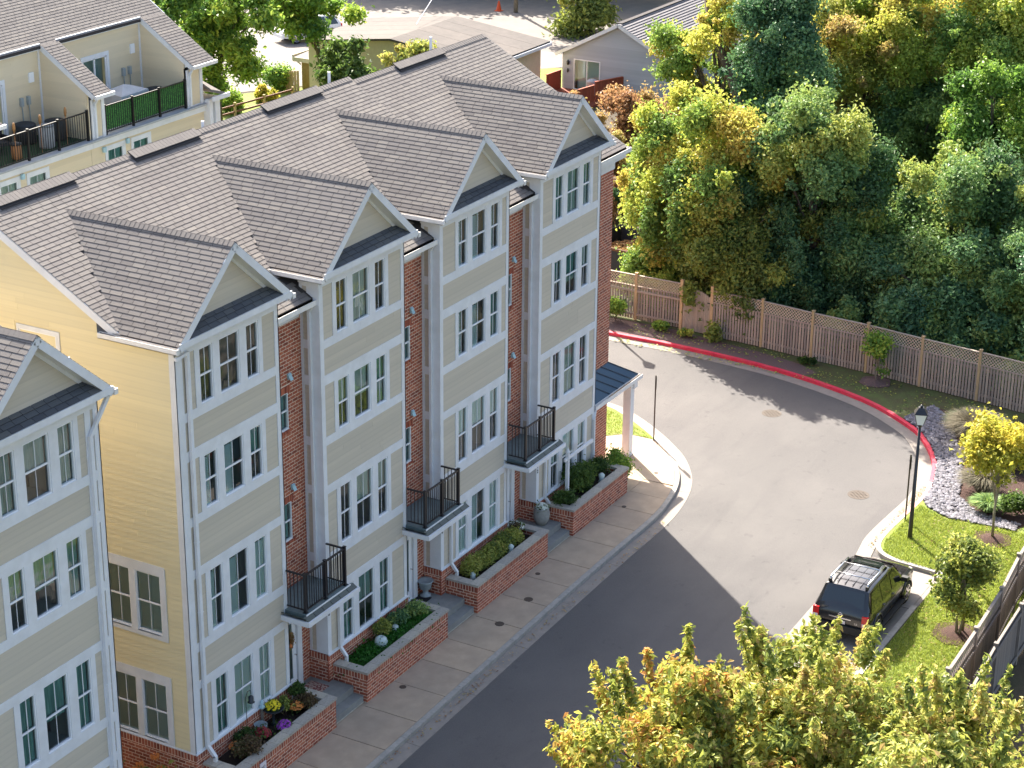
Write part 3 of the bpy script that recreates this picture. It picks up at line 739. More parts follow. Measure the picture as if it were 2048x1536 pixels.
        # door
        dj = MB(); dj.box(dr[0], dr[0]+.08, .54, .64, .42, 2.78); dj.box(dr[1]-.2, dr[1], .52, .64, .42, 2.78); dj.box(dr[0]+.08, dr[1]-.2, .54, .64, 2.62, 2.78)
        dj.box(dr[0]+.08, dr[1]-.2, .55, .66, .42, .46); dj.build('door_frame', 'white_trim', t)
        dd = MB(); a, b = dr[0]+.085, dr[1]-.205; grid_slab(dd, a, b, .46, 2.62, [(a+.17, b-.17, .75, 2.45)], .585, .63); do = dd.build('door', 'white_vinyl', t)
        MB().add([(a+.17, .60, .75), (b-.17, .60, .75), (b-.17, .60, 2.45), (a+.17, .60, 2.45)], [(0, 1, 2, 3)]).build('pane', 'pane_glass', do)
        MB().box(a+.1, b-.1, .66, .7, .6, 2.5).build('door_backing', 'interior', do)
        MB().tube([(b-.07, .585, 1.45), (b-.07, .52, 1.45)], .02).build('handle', 'chrome', do)
        # gutter of the main roof over the recess
        gt = MB(); gt.box(wl, L-.02, .03, .045, 11.42, 11.56); gt.box(wl, L-.02, .045, .16, 11.42, 11.435); gt.box(wl, L-.02, .16, .175, 11.42, 11.56); gt.build('gutter', 'gutter_white', t)
        MB().box(wl, L-.02, .05, .155, 11.436, 11.50).build('gutter_leaves', 'leaf_litter', t)
        MB().box(wl, L-.02, .16, .58, 11.36, 11.40).build('soffit', 'white_trim', t)
        # downspouts
        ds = MB(); yy = .26; ds.box(L-.115, L-.035, yy-.04, yy+.04, 3.6, 11.35); ds.bar((L-.075, .11, 11.45), (L-.075, yy, 11.2), .07)
        for zz in (10.3, 8.3, 6.2, 4.6): ds.box(L-.12, L-.03, yy-.046, yy+.046, zz, zz+.03)
        ds.build('downspout', 'white_trim', t)
        ds = MB(); ds.box(L+.44, L+.53, -.115, -.035, 1.25, 3.15); ds.bar((L+.485, -.075, 1.28), (L+.485, -.28, 1.03), .08); ds.bar((L+.485, -.275, 1.05), (L+.485, -.275, .72), .08)
        ds.build('downspout', 'white_trim', t)
        # balcony over the door
        bl = MB().box(L-1.96, L+.08, -.72, .57, 3.44, 3.55).build('balcony', 'balcony_metal', t)
        T = Pieces('tile', 'balcony_tile', bl, 'box', 300)
        a3 = Vector((0, .17, .11)).normalized()
        n = 6; x0, x1 = L-2.1, L+.24
        for i in range(n):
            xa = x0+(x1-x0)*i/n; T.add((xa+(x1-x0)/n/2, -.79, 3.475), (X, Vector((0, -a3.z, a3.y)), a3), ((x1-x0)/n-.02, .02, .20))
        for i in range(2):
            ya = -.80+.4*i; T.add((L-2.03, ya+.2, 3.475), (Y, Vector((a3.z, 0, a3.y))*1, Vector((a3.y, 0, -a3.z))), (.38, .02, .2))
        T.finish()
        cm = MB(); cm.box(x0-.03, x1+.03, -.92, -.86, 3.31, 3.44); cm.box(x0-.03, x0+.03, -.86, .0, 3.31, 3.44); cm.box(x0, x1, -.86, .5, 3.28, 3.31); cm.box(L-1.98, L+.1, -.735, -.72, 3.43, 3.565); cm.box(x1-.03, x1+.03, -.86, -.04, 3.31, 3.44)
        cm.build('cornice', 'white_trim', bl)
        rl = MB(); xa, xb, yf = L-1.86, L-.01, -.62; ztop, zbot = 4.64, 3.63
        for (p, q) in (((xa, -.035), (xa, yf)), ((xa, yf), (xb, yf)), ((xb, yf), (xb, -.035))):
            rl.bar((*p, ztop), (*q, ztop), .05, .04); rl.bar((*p, zbot), (*q, zbot), .035, .03)
        rl.build('rail', 'black_metal', bl)
        for p in ((xa, yf), (xb, yf), ((xa+xb)/2, yf)):
            MB().box(p[0]-.035, p[0]+.035, p[1]-.035, p[1]+.035, 3.55, ztop+.05).box(p[0]-.045, p[0]+.045, p[1]-.045, p[1]+.045, ztop+.05, ztop+.065).box(p[0]-.055, p[0]+.055, p[1]-.055, p[1]+.055, 3.55, 3.57).build('post', 'black_metal', bl)
        bmesh_ = MB().box(-.009, .009, -.009, .009, zbot, ztop).build('baluster', 'black_metal', bl).data
        bpy.data.objects.remove([o for o in bpy.data.objects if o.data == bmesh_][0])
        pos = [(xa, yf+.58*i/5) for i in range(1, 5)] + [(xb, yf+.58*i/5) for i in range(1, 5)] + [(xa+(xb-xa)*i/18, yf) for i in range(1, 18) if i != 9]
        for p in pos:
            o = bpy.data.objects.new('baluster', bmesh_); o.location = (p[0], p[1], 0); link(o, bl)
        if number:
            for i, ch in enumerate(number):
                text('number', ch, .17, 'ink', t, Matrix.Translation((L+.04, -.04, (2.66 if number == '512' else 2.82)-.165*i)) @ Matrix.Rotation(R_(90), 4, 'X'))
    # ---- main roof (underlay slab, then courses of shingles)
    xl = -1.15 if first else prevR
    xr = endR if endR else R
    if near: xr = R+.25
    ru = MB()
    y0 = .16 if (k > 0 or near) else 1.37
    for ya, yb in ((y0, 5.6), (5.6, 11.2)):
        ru.extrude([(xl, ya, ridge_z(ya)-.02), (xr, ya, ridge_z(ya)-.02), (xr, yb, ridge_z(yb)-.02), (xl, yb, ridge_z(yb)-.02)], (0, 0, -.12))
    sl = math.sqrt(1+m*m)
    for s in (-1, 1):
        ru.extrude([(gx, -.33, 14.2), (gx+s*hw, -.33, 14.2-m*hw), (gx+s*hw, 1.6, 14.2-m*hw), (gx, 4.9, 14.2)], (0, 0, -.09))
    roof = ru.build('roof', 'underlay', t)
    S = Pieces('shingle', 'shingle', roof, 'lap', 300)
    def keep_main(c):
        if c.y < -.3: return False
        gz = 14.2 - m*abs(c.x-gx)
        inside = abs(c.x-gx) < hw
        return not (inside and gz > c.z+.05)
    O = Vector((0, .13, ridge_z(.13))); V_ = Vector((0, 1, .567)).normalized()
    last = endR is not None
    def mr(v):
        y = .13+v*V_.y
        if first and not near and y < 1.37: return 9, 9
        return xl, xr
    shingles(S, O, X, V_, mr, 0, (5.62-.13)/V_.y, keep=keep_main)
    for s in (-1, 1):
        Vg = Vector((-s, 0, m)).normalized(); Og = Vector((gx+s*hw, -.36, 14.2-m*hw+.01))
        Lg = hw/abs(Vg.x)
        def kg(c): return ridge_z(c.y) < c.z+.06 or c.y < 1
        shingles(S, Og, Y, Vg, (lambda v: (0, .38+1.37+(4.74-1.37)*v/Lg+.12)), 0, Lg, keep=kg, tab=(.34, .37))
    # ridge caps
    y = -.36
    while y < 4.72:
        for s in (-1, 1):
            sl_ = Vector((s, 0, -m)).normalized(); nn = Vector((s*m, 0, 1)).normalized(); ty = (Y*math.cos(.1)-nn*math.sin(.1)*-1)
            S.add(Vector((gx, y+.07, 14.225))+sl_*.076+nn*.010, (sl_, (nn*math.cos(.09)+Y*math.sin(.09)*-1), Y), (.15, .009, .137), .5+random.gauss(0, .08))
        y += .14
    x = xl
    while x < xr-.05:
        for s in (-1, 1):
            sl_ = Vector((0, s, -.567)).normalized(); nn = Vector((0, s*.567, 1)).normalized()
            S.add(Vector((x+.07, 5.6, ridge_z(5.6)))+sl_*.086+nn*.018, (sl_, nn, X), (.17, .01, .137), .5+random.gauss(0, .08))
        x += .14
    S.finish()
    vl = 2.7; vx = (xl+xr)/2-.2 if not near else gx
    MB().extrude([(vx-vl/2, 5.35, ridge_z(5.35)+.045), (vx+vl/2, 5.35, ridge_z(5.35)+.045), (vx+vl/2, 5.6, ridge_z(5.6)+.10), (vx-vl/2, 5.6, ridge_z(5.6)+.10)], (0, .0, -.03)).box(vx-vl/2, vx+vl/2, 5.30, 5.36, ridge_z(5.35)-.04, ridge_z(5.35)+.03).build('ridge_vent', 'underlay', t)  # low dark box along the front stands in for the vent's shadow strip
    CP_ = Pieces('vent_cap', 'shingle', t, 'box', 40); x = vx-vl/2
    while x < vx+vl/2-.03:
        sl_ = Vector((0, -1, -.567)).normalized(); nn = Vector((0, -.567, 1)).normalized()
        CP_.add(Vector((x+.07, 5.475, ridge_z(5.475)+.085)), (sl_, nn, X), (.30, .02, .132), .5+random.gauss(0, .12)); x += .14
    CP_.finish()
    if k == 0 and not near: pass
    else: MB().tube([(2.4, 5.95, 14.3), (2.4, 5.95, 14.3+.3+.16*k)], .045, 10).build('vent_pipe', 'white_vinyl', t)
    # cross-gable gutters (left one catches leaves)
    ez = 14.2-m*hw
    for s in (-1, 1):
        xe = gx+s*hw; ye = 1.5 if not (first and s < 0) else 1.95
        a, b = (xe-.12, xe-.0) if s < 0 else (xe+.0, xe+.12)
        gt = MB(); gt.box(a, b, -.36, ye, ez-.15, ez-.135); gt.box(a, a+.012, -.36, ye, ez-.15, ez-.02); gt.box(b-.012, b, -.36, ye, ez-.15, ez-.02); gt.box(a, b, -.372, -.36, ez-.15, ez-.02); gt.box(a, b, ye, ye+.012, ez-.15, ez-.02)
        gt.build('gutter', 'gutter_white', t)
        MB().box(a+.013, b-.013, -.355, ye-.02, ez-.13, ez-.055).build('gutter_leaves', 'leaf_litter', t)
        MB().box(min(xe, L if s < 0 else R)-.0, max(xe, L if s < 0 else R), -.33, ye, ez-.14, ez-.12).build('soffit', 'white_trim', t)
    if k > 0: MB().box(L-.05, L+.02, -.03, .6, 11.95, 12.2).build('frieze_board', 'white_trim', t)
    # party walls / body so that no light passes through the shell
    MB().box(max(xl+.25, L+.1), R-.1, .62, 10.9, .0, 11.2).build('body', 'interior', t)
    # ---- end walls
    if first and not near:
        EW = Pieces('siding_board', 'siding_bounce_warm', t, 'lap', 300)
        hs = [(.60, 2.72, 1.24, 3.25), (.60, 2.72, 4.22, 6.30), (3.4, 4.84, 10.2, 11.88)]
        ew = MB(); grid_slab(ew, .0, 11.2, 0, 11.4, [(.80, 1.58, 1.33, 2.98), (1.76, 2.50, 1.33, 2.98), (.80, 1.58, 4.39, 6.04), (1.76, 2.50, 4.39, 6.04), (3.55, 4.72, 10.3, 11.77)], L, L+.06, 'y')
        ew.add([(L, 0, 11.4), (L, 11.2, 11.4), (L, 5.6, ridge_z(5.6)-.1), (L, 1.4, ridge_z(1.4)-.1), (L, 0.02, 12.25)], [(0, 4, 3, 2, 1)])
        ew.build('end_wall', 'siding_bounce_warm', t, tint=.5)
        def etop(z):
            if z < 12.1: return 0, 11.2
            d = (ridge_z(5.6)-.12-z)/.567; return max(5.6-d, 0), 5.6+d
        siding(EW, .1, 11.1, 1.3, 14.55, L-.001, 'y', -1, .15, th=.024, top=etop, holes=hs)
        EW.finish()
        for (a, b, c, d) in ((1.76, 2.50, 1.33, 2.98), (.80, 1.58, 1.33, 2.98)): window(t, a, b, c, d, ('s', 1.0), plane=L, ax='y')
        for (a, b, c, d) in ((1.76, 2.50, 4.39, 6.04), (.80, 1.58, 4.39, 6.04)): window(t, a, b, c, d, ('s', 1.0), plane=L, ax='y')
        window(t, 3.55, 4.72, 10.3, 11.77, ('c', 1), plane=L, ax='y')
        et = MB()
        for h_, ws in ((hs[0], [(.80, 1.58, 1.33, 2.98), (1.76, 2.50, 1.33, 2.98)]), (hs[1], [(.80, 1.58, 4.39, 6.04), (1.76, 2.50, 4.39, 6.04)]), (hs[2], [(3.55, 4.72, 10.3, 11.77)])):
            grid_slab(et, h_[0]+.04, h_[1]-.05, h_[2]+.02, h_[3], ws, L-.03, L, 'y')
        et.box(L-.035, L, -.032, .13, 1.25, 12.1); et.box(L-.05, L, 0, 11.2, 1.225, 1.26); et.box(L-.045, L, .0, 1.55, 12.0, 12.2)
        for ya, yb in ((1.35, 5.6), (5.6, 9.85)):
            pa, pb = Vector((L-.21, ya, ridge_z(ya)-.13)), Vector((L-.21, yb, ridge_z(yb)-.13)); et.bar(pa, pb, .03, .2)
            pa, pb = Vector((L-.11, ya, ridge_z(ya)-.2)), Vector((L-.11, yb, ridge_z(yb)-.2)); et.bar(pa, pb, .2, .02)
        et.build('end_trim', 'white_trim', t)
        B2 = Pieces('brick', 'brick', t, 'box', 60); brick_wall(B2, -.04, 6, .02, 1.225, L-.045, 'y', -1, soldier=True); B2.finish()
        MB().box(L-.045, L, .0, 11, 0, 1.22).build('base_mortar', 'mortar', t)
        ds = MB(); ds.box(-.60, -.5, -.13, -.045, 1.3, 11.95); ds.bar((-.55, -.09, 1.32), (-.55, -.32, 1.05), .09); ds.bar((-.55, -.315, 1.08), (-.55, -.315, .74), .09)
        ds.bar((gx-hw-.06, -.3, 12.05), (gx-hw-.06, -.3, 11.98), .08); ds.bar((gx-hw-.06, -.3, 12.0), (-.6, -.12, 11.94), .075)
        for zz in (9.4, 7.0, 5.1, 3.1): ds.box(-.61, -.49, -.137, -.04, zz, zz+.03)
        ds.build('downspout', 'white_trim', t)
        # small shingled return at the foot of the rake
        MB().extrude([(L-.02, 1.35, 12.30), (L-.3, 1.35, 12.20), (L-.3, 2.0, 12.20), (L-.02, 2.25, 12.58)], (0, 0, -.05)).build('eave_return', 'shingle_dark', t, tint=.6)
    if near:
        # far end wall catches the sun and lights the gap
        MB().box(R-.08, R+.0, .62, 11.2, 0, 12.9).build('end_wall', 'siding', t, tint=.5)
        ds = MB(); ds.box(2.74, 2.84, -.12, -.035, 0.3, 11.3); ds.bar((2.79, -.08, 11.28), (3.36, -.16, 12.08), .08); ds.bar((3.36, -.16, 12.06), (3.4, -.18, 12.3), .08)
        for zz in (9.4, 7.0, 5.1, 3.1): ds.box(2.73, 2.85, -.125, -.03, zz, zz+.03)
        ds.build('downspout', 'white_trim', t)
    if last:
        # brick strip beyond the last bay and the far end wall
        mo = MB(); mo.box(R, endR-.05, .58, .66, .0, 11.3); mo.box(endR-.11, endR-.05, .66, 11.0, 0, 11.4); mo.add([(endR-.08, .66, 11.4), (endR-.08, 10.6, 11.4), (endR-.08, 5.6, 14.5)], [(0, 1, 2)]); mo.build('mortar_wall', 'mortar', t)
        brick_wall(B, R, endR-.05, .02, 10.78, .58, 'x', -1)
        brick_wall(B, .6, 11.0, .02, 10.78, endR-.05, 'y', 1)
        MB().box(R, endR-.02, .535, .58, 10.80, 11.22).box(endR-.05, endR-.015, .535, 11, 10.8, 11.3).build('frieze_board', 'white_trim', t)
        gt = MB(); a, b = R+.0, endR+.12; gt.box(a, b, .03, .045, 11.42, 11.56); gt.box(a, b, .045, .16, 11.42, 11.435); gt.box(a, b, .16, .175, 11.42, 11.56); gt.box(b, b+.012, .03, .175, 11.42, 11.56); gt.build('gutter', 'gutter_white', t)
        MB().box(a, b, .05, .155, 11.436, 11.50).build('gutter_leaves', 'leaf_litter', t)
        MB().box(R, endR, .16, .58, 11.24, 11.40).build('soffit', 'white_trim', t)
        rk = MB()
        for ya, yb in ((.2, 5.6), (5.6, 11)): rk.bar((endR+.0, ya, ridge_z(ya)-.13), (endR+.0, yb, ridge_z(yb)-.13), .03, .2)
        rk.build('rake_board', 'white_trim', t)
        # porch roof on its column
        A = [(R+.02, .565, 3.95), (endR-.06, .565, 3.95), (endR+1.28, .04, 3.17), (R+.02, .04, 3.17)]
        aw = MB(); aw.extrude(A, (0, 0, -.03)); aw.extrude([(endR-.045, .62, 3.95), (endR-.045, 3.0, 3.95), (endR+1.28, 3.5, 3.17), (endR+1.28, .045, 3.17)], (0, 0, -.03)); an = aw.build('porch_roof', 'awning_blue', t)
        for q in range(5):
            f = q/4*.98; a = Vector(A[0]).lerp(Vector(A[1]), f); b = Vector(A[3]).lerp(Vector(A[2]), min(1, f*.62+.38)) if q else Vector(A[3]).lerp(Vector(A[2]), .36)
            MB().bar(a+Vector((0, 0, .02)), b+Vector((0, 0, .02)), .03, .035).build('seam', 'awning_blue', an)
        gt = MB(); a, b = R+.02, endR+1.36; gt.box(a, b, -.09, -.075, 3.03, 3.17); gt.box(a, b, -.075, .03, 3.03, 3.045); gt.box(a, b, .03, .042, 3.03, 3.17); gt.build('gutter', 'gutter_white', t)
        MB().box(a+1.2, b-.02, -.073, .028, 3.046, 3.12).build('gutter_leaves', 'leaf_litter', t)
        pc = MB().box(R+.05, endR+1.25, .05, 3.3, 2.9, 3.02); pc.box(endR+1.0, endR+1.25, .05, 3.3, 2.7, 2.9); pc.build('porch_beam', 'white_trim', t)
        cl = MB(); cx, cyy = endR+1.05, .28; cl.box(cx-.14, cx+.14, cyy-.14, cyy+.14, .0, 2.9); cl.box(cx-.16, cx+.16, cyy-.16, cyy+.16, 0, .2); cl.box(cx-.16, cx+.16, cyy-.16, cyy+.16, 2.75, 2.9); cl.build('column', 'white_trim', t)
        ds = MB(); ds.bar((R+.1, -.03, 3.05), (R-.1, -.08, 2.75), .07); ds.box(R-.14, R-.06, -.12, -.04, 1.2, 2.78); ds.bar((R-.1, -.08, 1.22), (R-.1, -.3, 1.0), .08); ds.build('downspout', 'white_trim', t)
    B.finish()
    return t
TX = [0, 5.744, 11.94, 17.778]; TY = [0, 0, 0, 0]; TZ = [0, .0, 0, -.15]
TL = [-.93, -.78, -1.03, -.99]; TR = [3.12, 3.24, 2.875, 2.986]
townhouse(0, TX[0], TY[0], TZ[0], TL[0], TR[0], None, 'end townhouse whose tall cream clapboard side wall faces the narrow gap', left_end=True)
townhouse(1, TX[1], TY[1], TZ[1], TL[1], TR[1], TX[0]+TR[0]-TX[1], 'second townhouse, with a wreath on its door and 508 beside it', '508')
townhouse(2, TX[2], TY[2], TZ[2], TL[2], TR[2], TX[1]+TR[1]-TX[2], 'third townhouse, numbered 510, a pale pedestal urn at its door', '510')
townhouse(3, TX[3], TY[3], TZ[3], TL[3], TR[3], TX[2]+TR[2]-TX[3], 'far end townhouse, numbered 512, with a blue porch roof at its corner', '512', endR=22.98-TX[3])
townhouse(0, -7.2, -.33, 0, -.93, 3.12, None, 'separate tan townhouse at the left edge, across the gap from the cream wall', left_end=True, near=True)

# ------------------------------------------------------------------ raised planters and entry steps
def planter(a, b, label, plaque=False):
    t = thing('raised_planter', label, 'planter', (a, 0, 0), group='raised brick planters along the pavement')
    w = b-a; P = Pieces('brick', 'brick', t, 'box', 300)
    y0, y1 = -1.15, -.06; th = .2
    MB().box(0, w, y0, y0+th, -.02, .86).box(0, th, y0+th, y1, -.02, .86).box(w-th, w, y0+th, y1, -.02, .86).build('planter_mortar', 'mortar', t)
    hole = [(.45, 1.2, .5, .92)] if False else []
    brick_wall(P, -.01, w+.01, .0, .85, y0, 'x', -1, soldier=True)
    brick_wall(P, y0+.03, y1, .0, .85, 0, 'y', -1, soldier=True); brick_wall(P, y0+.03, y1, .0, .85, w, 'y', 1, soldier=True)
    brick_wall(P, th, w-th, .55, .85, y0+th, 'x', 1); brick_wall(P, y0+th, y1, .55, .85, w-th, 'y', -1)
    P.finish()
    C = Pieces('coping_stone', 'coping', t, 'box', 60)
    n = 8
    for i in range(n):
        x0, x1 = -.04+(w+.08)*i/n, -.04+(w+.08)*(i+1)/n; C.add(((x0+x1)/2, y0+.11, .895), (X, Y, Z), (x1-x0-.012, .30, .07))
    for xs in (.10, w-.10):
        for j in range(2):
            ya, yb = y0+.26+.41*j, y0+.26+.41*(j+1); C.add((xs, (ya+yb)/2, .895), (X, Y, Z), (.29, yb-ya-.012, .07))
    C.finish()
    MB().box(th, w-th, y0+th, y1, .0, .70).build('potting_soil', 'potting_soil', t)
    if plaque:
        MB().box(plaque-.13, plaque+.13, y0-.045, y0-.03, .12, .74).build('plaque', 'sign_white', t)
        for i, s in enumerate(('NO', 'PARKING')): text('lettering', s, .1 if i == 0 else .05, 'ink', t, Matrix.Translation((plaque, y0-.048, .6-.14*i)) @ Matrix.Rotation(R_(90), 4, 'X'), .001)
    return t
planter(-.72, 3.6, 'raised brick planter with yellow, orange and purple mums beside the bird bath', plaque=.98)
planter(5.13, 9.40, 'raised brick planter with bright green ground cover and two pale garden ornaments')
planter(11.12, 15.5, 'raised brick planter with a long olive brown hedge and dark bare mulch')
planter(17.22, 21.15, 'raised brick planter with tall leafy shrubs and a white wooden post')
def steps(a, b, label, k):
    t = thing('entry_steps', label, 'steps', (a, 0, 0), group='concrete entry steps between the planters')
    w = b-a
    MB().box(0.0, w, -.74, .6, 0, .42).build('landing', 'porch_concrete', t); MB().box(0.0, w, -1.06, -.745, 0, .21).build('tread', 'porch_concrete', t)
    MB().box(0, w, -1.075, -1.062, 0, .03).build('nosing', 'coping', t, tint=.9)
steps(3.66, 5.07, 'concrete steps with a patterned rug, leading to the door with a wreath', 0)
steps(9.46, 11.06, 'concrete steps with a black doormat and a pale pedestal urn', 1)
steps(15.56, 17.16, 'concrete steps with two pots of white mums', 2)
# ---- mats
t = tag(MB().box(-.42, .42, -.3, .3, 0, .012).build('door_rug', 'rug'), 'red and cream patterned rug on the nearest concrete landing', 'rug'); t.location = (4.3, .12, .424)
t = tag(MB().box(-.38, .38, -.22, .22, 0, .015).build('doormat', 'doormat'), 'plain black doormat on the middle concrete landing', 'doormat'); t.location = (10.2, .33, .424)
# ---- foliage helpers
def leaf_points(n, clumps, shell=.75):
    """random points inside/near the surface of ellipsoid clumps: [(c, r(3))]"""
    vol = np.array([r[0]*r[1]*r[2] for c, r in clumps])**.7; vol /= vol.sum()
    idx = rng.choice(len(clumps), n, p=vol)
    C = np.array([c for c, r in clumps], float)[idx]; Rr = np.array([r for c, r in clumps], float)[idx]
    g = rng.normal(size=(n, 3)); d = g/np.linalg.norm(g, axis=1)[:, None]
    if shell < .75: return C + g*.56*Rr, d, idx
    rad = shell + (1-shell)*rng.random(n)**.6 if shell < 1 else np.ones(n)
    rad = np.where(rng.random(n) < .22, rng.random(n)*shell, rad)*(1+.1*rng.normal(size=n))
    return C + d*rad[:, None]*Rr, d, idx
def leaf_mesh(name, n, clumps, size, m, parent=None, shell=.75, droop=.3, tint_c=None, long=1.7, tspread=.2, up=.5):
    """leaf blades: pointed, folded along the midrib; tint per clump + noise"""
    P, D, idx = leaf_points(n, clumps, shell)
    N = D*.6 + rng.normal(size=(n, 3))*.7 + np.array([0, 0, up]); N /= np.linalg.norm(N, axis=1)[:, None]
    T = np.cross(N, rng.normal(size=(n, 3))); T /= np.linalg.norm(T, axis=1)[:, None]
    T[:, 2] -= droop; T -= N*(T*N).sum(1)[:, None]; T /= np.linalg.norm(T, axis=1)[:, None]
    S = np.cross(N, T); s = size*(.65+.7*rng.random(n))[:, None]
    a = P - T*s*long/2; tip = P + T*s*long/2 - N*s*.25
    l = P + S*s*.5 + N*s*.16 - T*s*.1; r = P - S*s*.5 + N*s*.16 - T*s*.1
    V = np.stack([a, l, tip, r], 1).reshape(-1, 3); i = np.arange(n)*4
    F = np.concatenate([np.stack([i, i+1, i+2], 1), np.stack([i, i+2, i+3], 1)])
    tc = (np.array(tint_c)[idx] if tint_c is not None else .5) + rng.normal(size=n)*tspread
    return npmesh(name, V, F, m, parent, np.repeat(np.clip(tc, 0, 1), 4))
def blob_clumps(c, r, n, cr, flat=1.0, seed=None, surf=.75):
    """n clumps distributed in an uneven ellipsoid"""
    out = []
    rs = random.Random(seed if seed is not None else int(abs(c[0]*71+c[1]*37+n)))
    i = 0
    while len(out) < n:
        i += 1
        z = rs.uniform(-1, 1); a = rs.uniform(0, 2*math.pi); q = math.sqrt(1-z*z); k = surf*(rs.random()**.35) if rs.random() < .85 else surf*rs.random()*.7
        k *= 1+.22*math.sin(3*a+c[0])+.15*math.sin(5*z+c[1])
        s = cr*rs.uniform(.6, 1.35)
        out.append(((c[0]+r[0]*k*q*math.cos(a), c[1]+r[1]*k*q*math.sin(a), c[2]+r[2]*k*z), (s, s, s*flat)))
    return out
def trunk_mb(base, clumps, r0, nlimb=7, fork=.35, lean=None, sub=True):
    """tapered trunk with limbs running out to clumps"""
    mb = MB(); base = Vector(base); cs = [Vector(c) for c, r in clumps]; cen = sum(cs, Vector())/len(cs); top = max(c.z for c in cs)
    f = base.lerp(Vector((cen.x, cen.y, base.z+(top-base.z)*.8)), 1)
    pts = [base, base.lerp(f, .3)+Vector((random.uniform(-.1, .1), random.uniform(-.1, .1), 0)), base.lerp(f, .6), f]
    mb.tube(pts, [r0*1.15, r0*.85, r0*.55, r0*.18], 9)
    for c in random.sample(cs, min(nlimb, len(cs))):
        k = random.uniform(fork, .8); s = base.lerp(f, k); mid = s.lerp(c, .5)+Vector((0, 0, abs(c.z-s.z)*.12)); r = r0*(1-k)*.6+.012
        mb.tube([s, mid, c], [r, r*.6, r*.25], 6)
        if sub:
            for q in range(2):
                e = c+Vector((random.uniform(-1, 1), random.uniform(-1, 1), random.uniform(-.2, 1)))*.8*clumps[0][1][0]; mb.tube([mid, e], [r*.4, r*.12], 5)
    return mb
def tree(name, label, cat, base, crown_c, crown_r, n, size, m, nclump=30, cr=.6, r0=.1, bark='bark', group=None, trange=(.2, .8), nlimb=10, trunks=1, flat=.8, long=1.7, droop=.3, shell=.7, tgrad=0, fork=.35, surf=.8, up=.5):
    t = thing(name, label, cat, base, group=group)
    c = Vector(crown_c)-Vector(base)
    cl = blob_clumps(c, crown_r, nclump, cr, flat, surf=surf)
    tc = [min(1, max(0, random.uniform(*trange)+tgrad*(k[0][2]-c.z)/max(crown_r[2], .1))) for k in cl]
    for q in range(trunks):
        off = Vector((random.uniform(-.12, .12), random.uniform(-.12, .12), 0))*(trunks > 1)
        sub = cl if trunks == 1 else random.sample(cl, max(3, len(cl)//2))
        trunk_mb(off, sub, r0, nlimb, fork).build('trunk', bark, t, True)
    leaf_mesh('crown', n, cl, size, m, t, shell, droop, tc, long, up=up)
    return t
def shrub(name, label, cat, loc, r, n, size, m, z0=.0, nclump=10, group=None, trange=(.2, .8), droop=.1, long=1.6, stems=4):
    t = thing(name, label, cat, loc, group=group)
    cl = blob_clumps((0, 0, z0+r[2]), r, nclump, min(r)*.45, .9, surf=.65)
    leaf_mesh('foliage', n, cl, size, m, t, .6, droop, [random.uniform(*trange) for _ in cl], long)
    mb = MB()
    for q in range(stems):
        c = random.choice(cl)[0]; mb.tube([(random.uniform(-.03, .03), random.uniform(-.03, .03), -.02), (c[0]*.5, c[1]*.5, c[2]*.5), c], [.012, .009, .004], 5)
    mb.build('stem', 'twig', t)
    return t
def mum(name, label, loc, r, petal, pot=None, n=420, group='potted mums and flowers'):
    t = thing(name, label, 'flowers', loc, group=group); z0 = 0
    if pot:
        pr, ph, pm = pot; MB().lathe([(pr*.7, 0), (pr, ph*.9), (pr*1.08, ph*.9), (pr*1.08, ph), (pr*.95, ph), (pr*.93, ph*.9)], seg=14).build('pot', pm, t, True); z0 = ph
    leaf_mesh('foliage', 260, [((0, 0, z0+r*.35), (r*.85, r*.85, r*.5))], r*.22, 'leaf_green', t, .5)
    P = rng.normal(size=(n, 3)); P /= np.linalg.norm(P, axis=1)[:, None]; P[:, 2] = np.abs(P[:, 2])*.75; P = P*r*(.85+.2*rng.random((n, 1))); P[:, 2] += z0+r*.2
    fl = MB(); T = []
    for q in P[:n//3]:
        s = r*.17; nn = Vector((q[0], q[1], q[2]-z0+.15)).normalized(); a = nn.orthogonal().normalized(); b = nn.cross(a); V = [Vector(q)+nn*s*.5]
        for k in range(6): an = math.pi*k/3; V.append(Vector(q)+(a*math.cos(an)+b*math.sin(an))*s)
        fl.add(V, [(0, k+1, (k+1) % 6+1) for k in range(6)]); T += [random.random()]*7
    fl.build('blooms', petal, t, tint=T)
    return t
ZS = .70
# ---- planting in the first planter
mum('mum_plant', 'bright yellow mums standing in the bird bath dish', (1.96, -.3, ZS+.5), .2, 'petal_yellow', None)
bb = thing('bird_bath', 'dark round bird bath holding yellow mums', 'bird bath', (1.96, -.3, ZS)); MB().lathe([(.11, 0), (.04, .06), (.035, .38), (.10, .42)], seg=14).build('pedestal', 'bath_dark', bb, True)
MB().lathe([(.06, .41), (.26, .45), (.30, .50), (.29, .51), (.24, .47), (.02, .455)], seg=24).build('bowl', 'bath_dark', bb, True)
mum('mum_plant', 'dark red mums between the bird bath and the brown bush', (1.2, -.5, ZS), .22, 'petal_red', (.12, .12, 'bath_dark'))
mum('mum_plant', 'purple mums in an orange pot against the stone coping', (1.78, -.78, ZS), .2, 'petal_purple', (.12, .14, 'pumpkin'))
mum('mum_plant', 'orange mums beside the brown bush at the rug end', (2.72, -.5, ZS), .2, 'petal_orange', (.12, .16, 'bath_dark'))
mum('mum_plant', 'small white flowers just below the purple mums', (1.36, -.78, ZS), .08, 'petal_white', None, 90)
mum('mum_plant', 'small red flowers at the rug end corner of the planter', (3.3, -.75, ZS), .1, 'petal_red', None, 90)
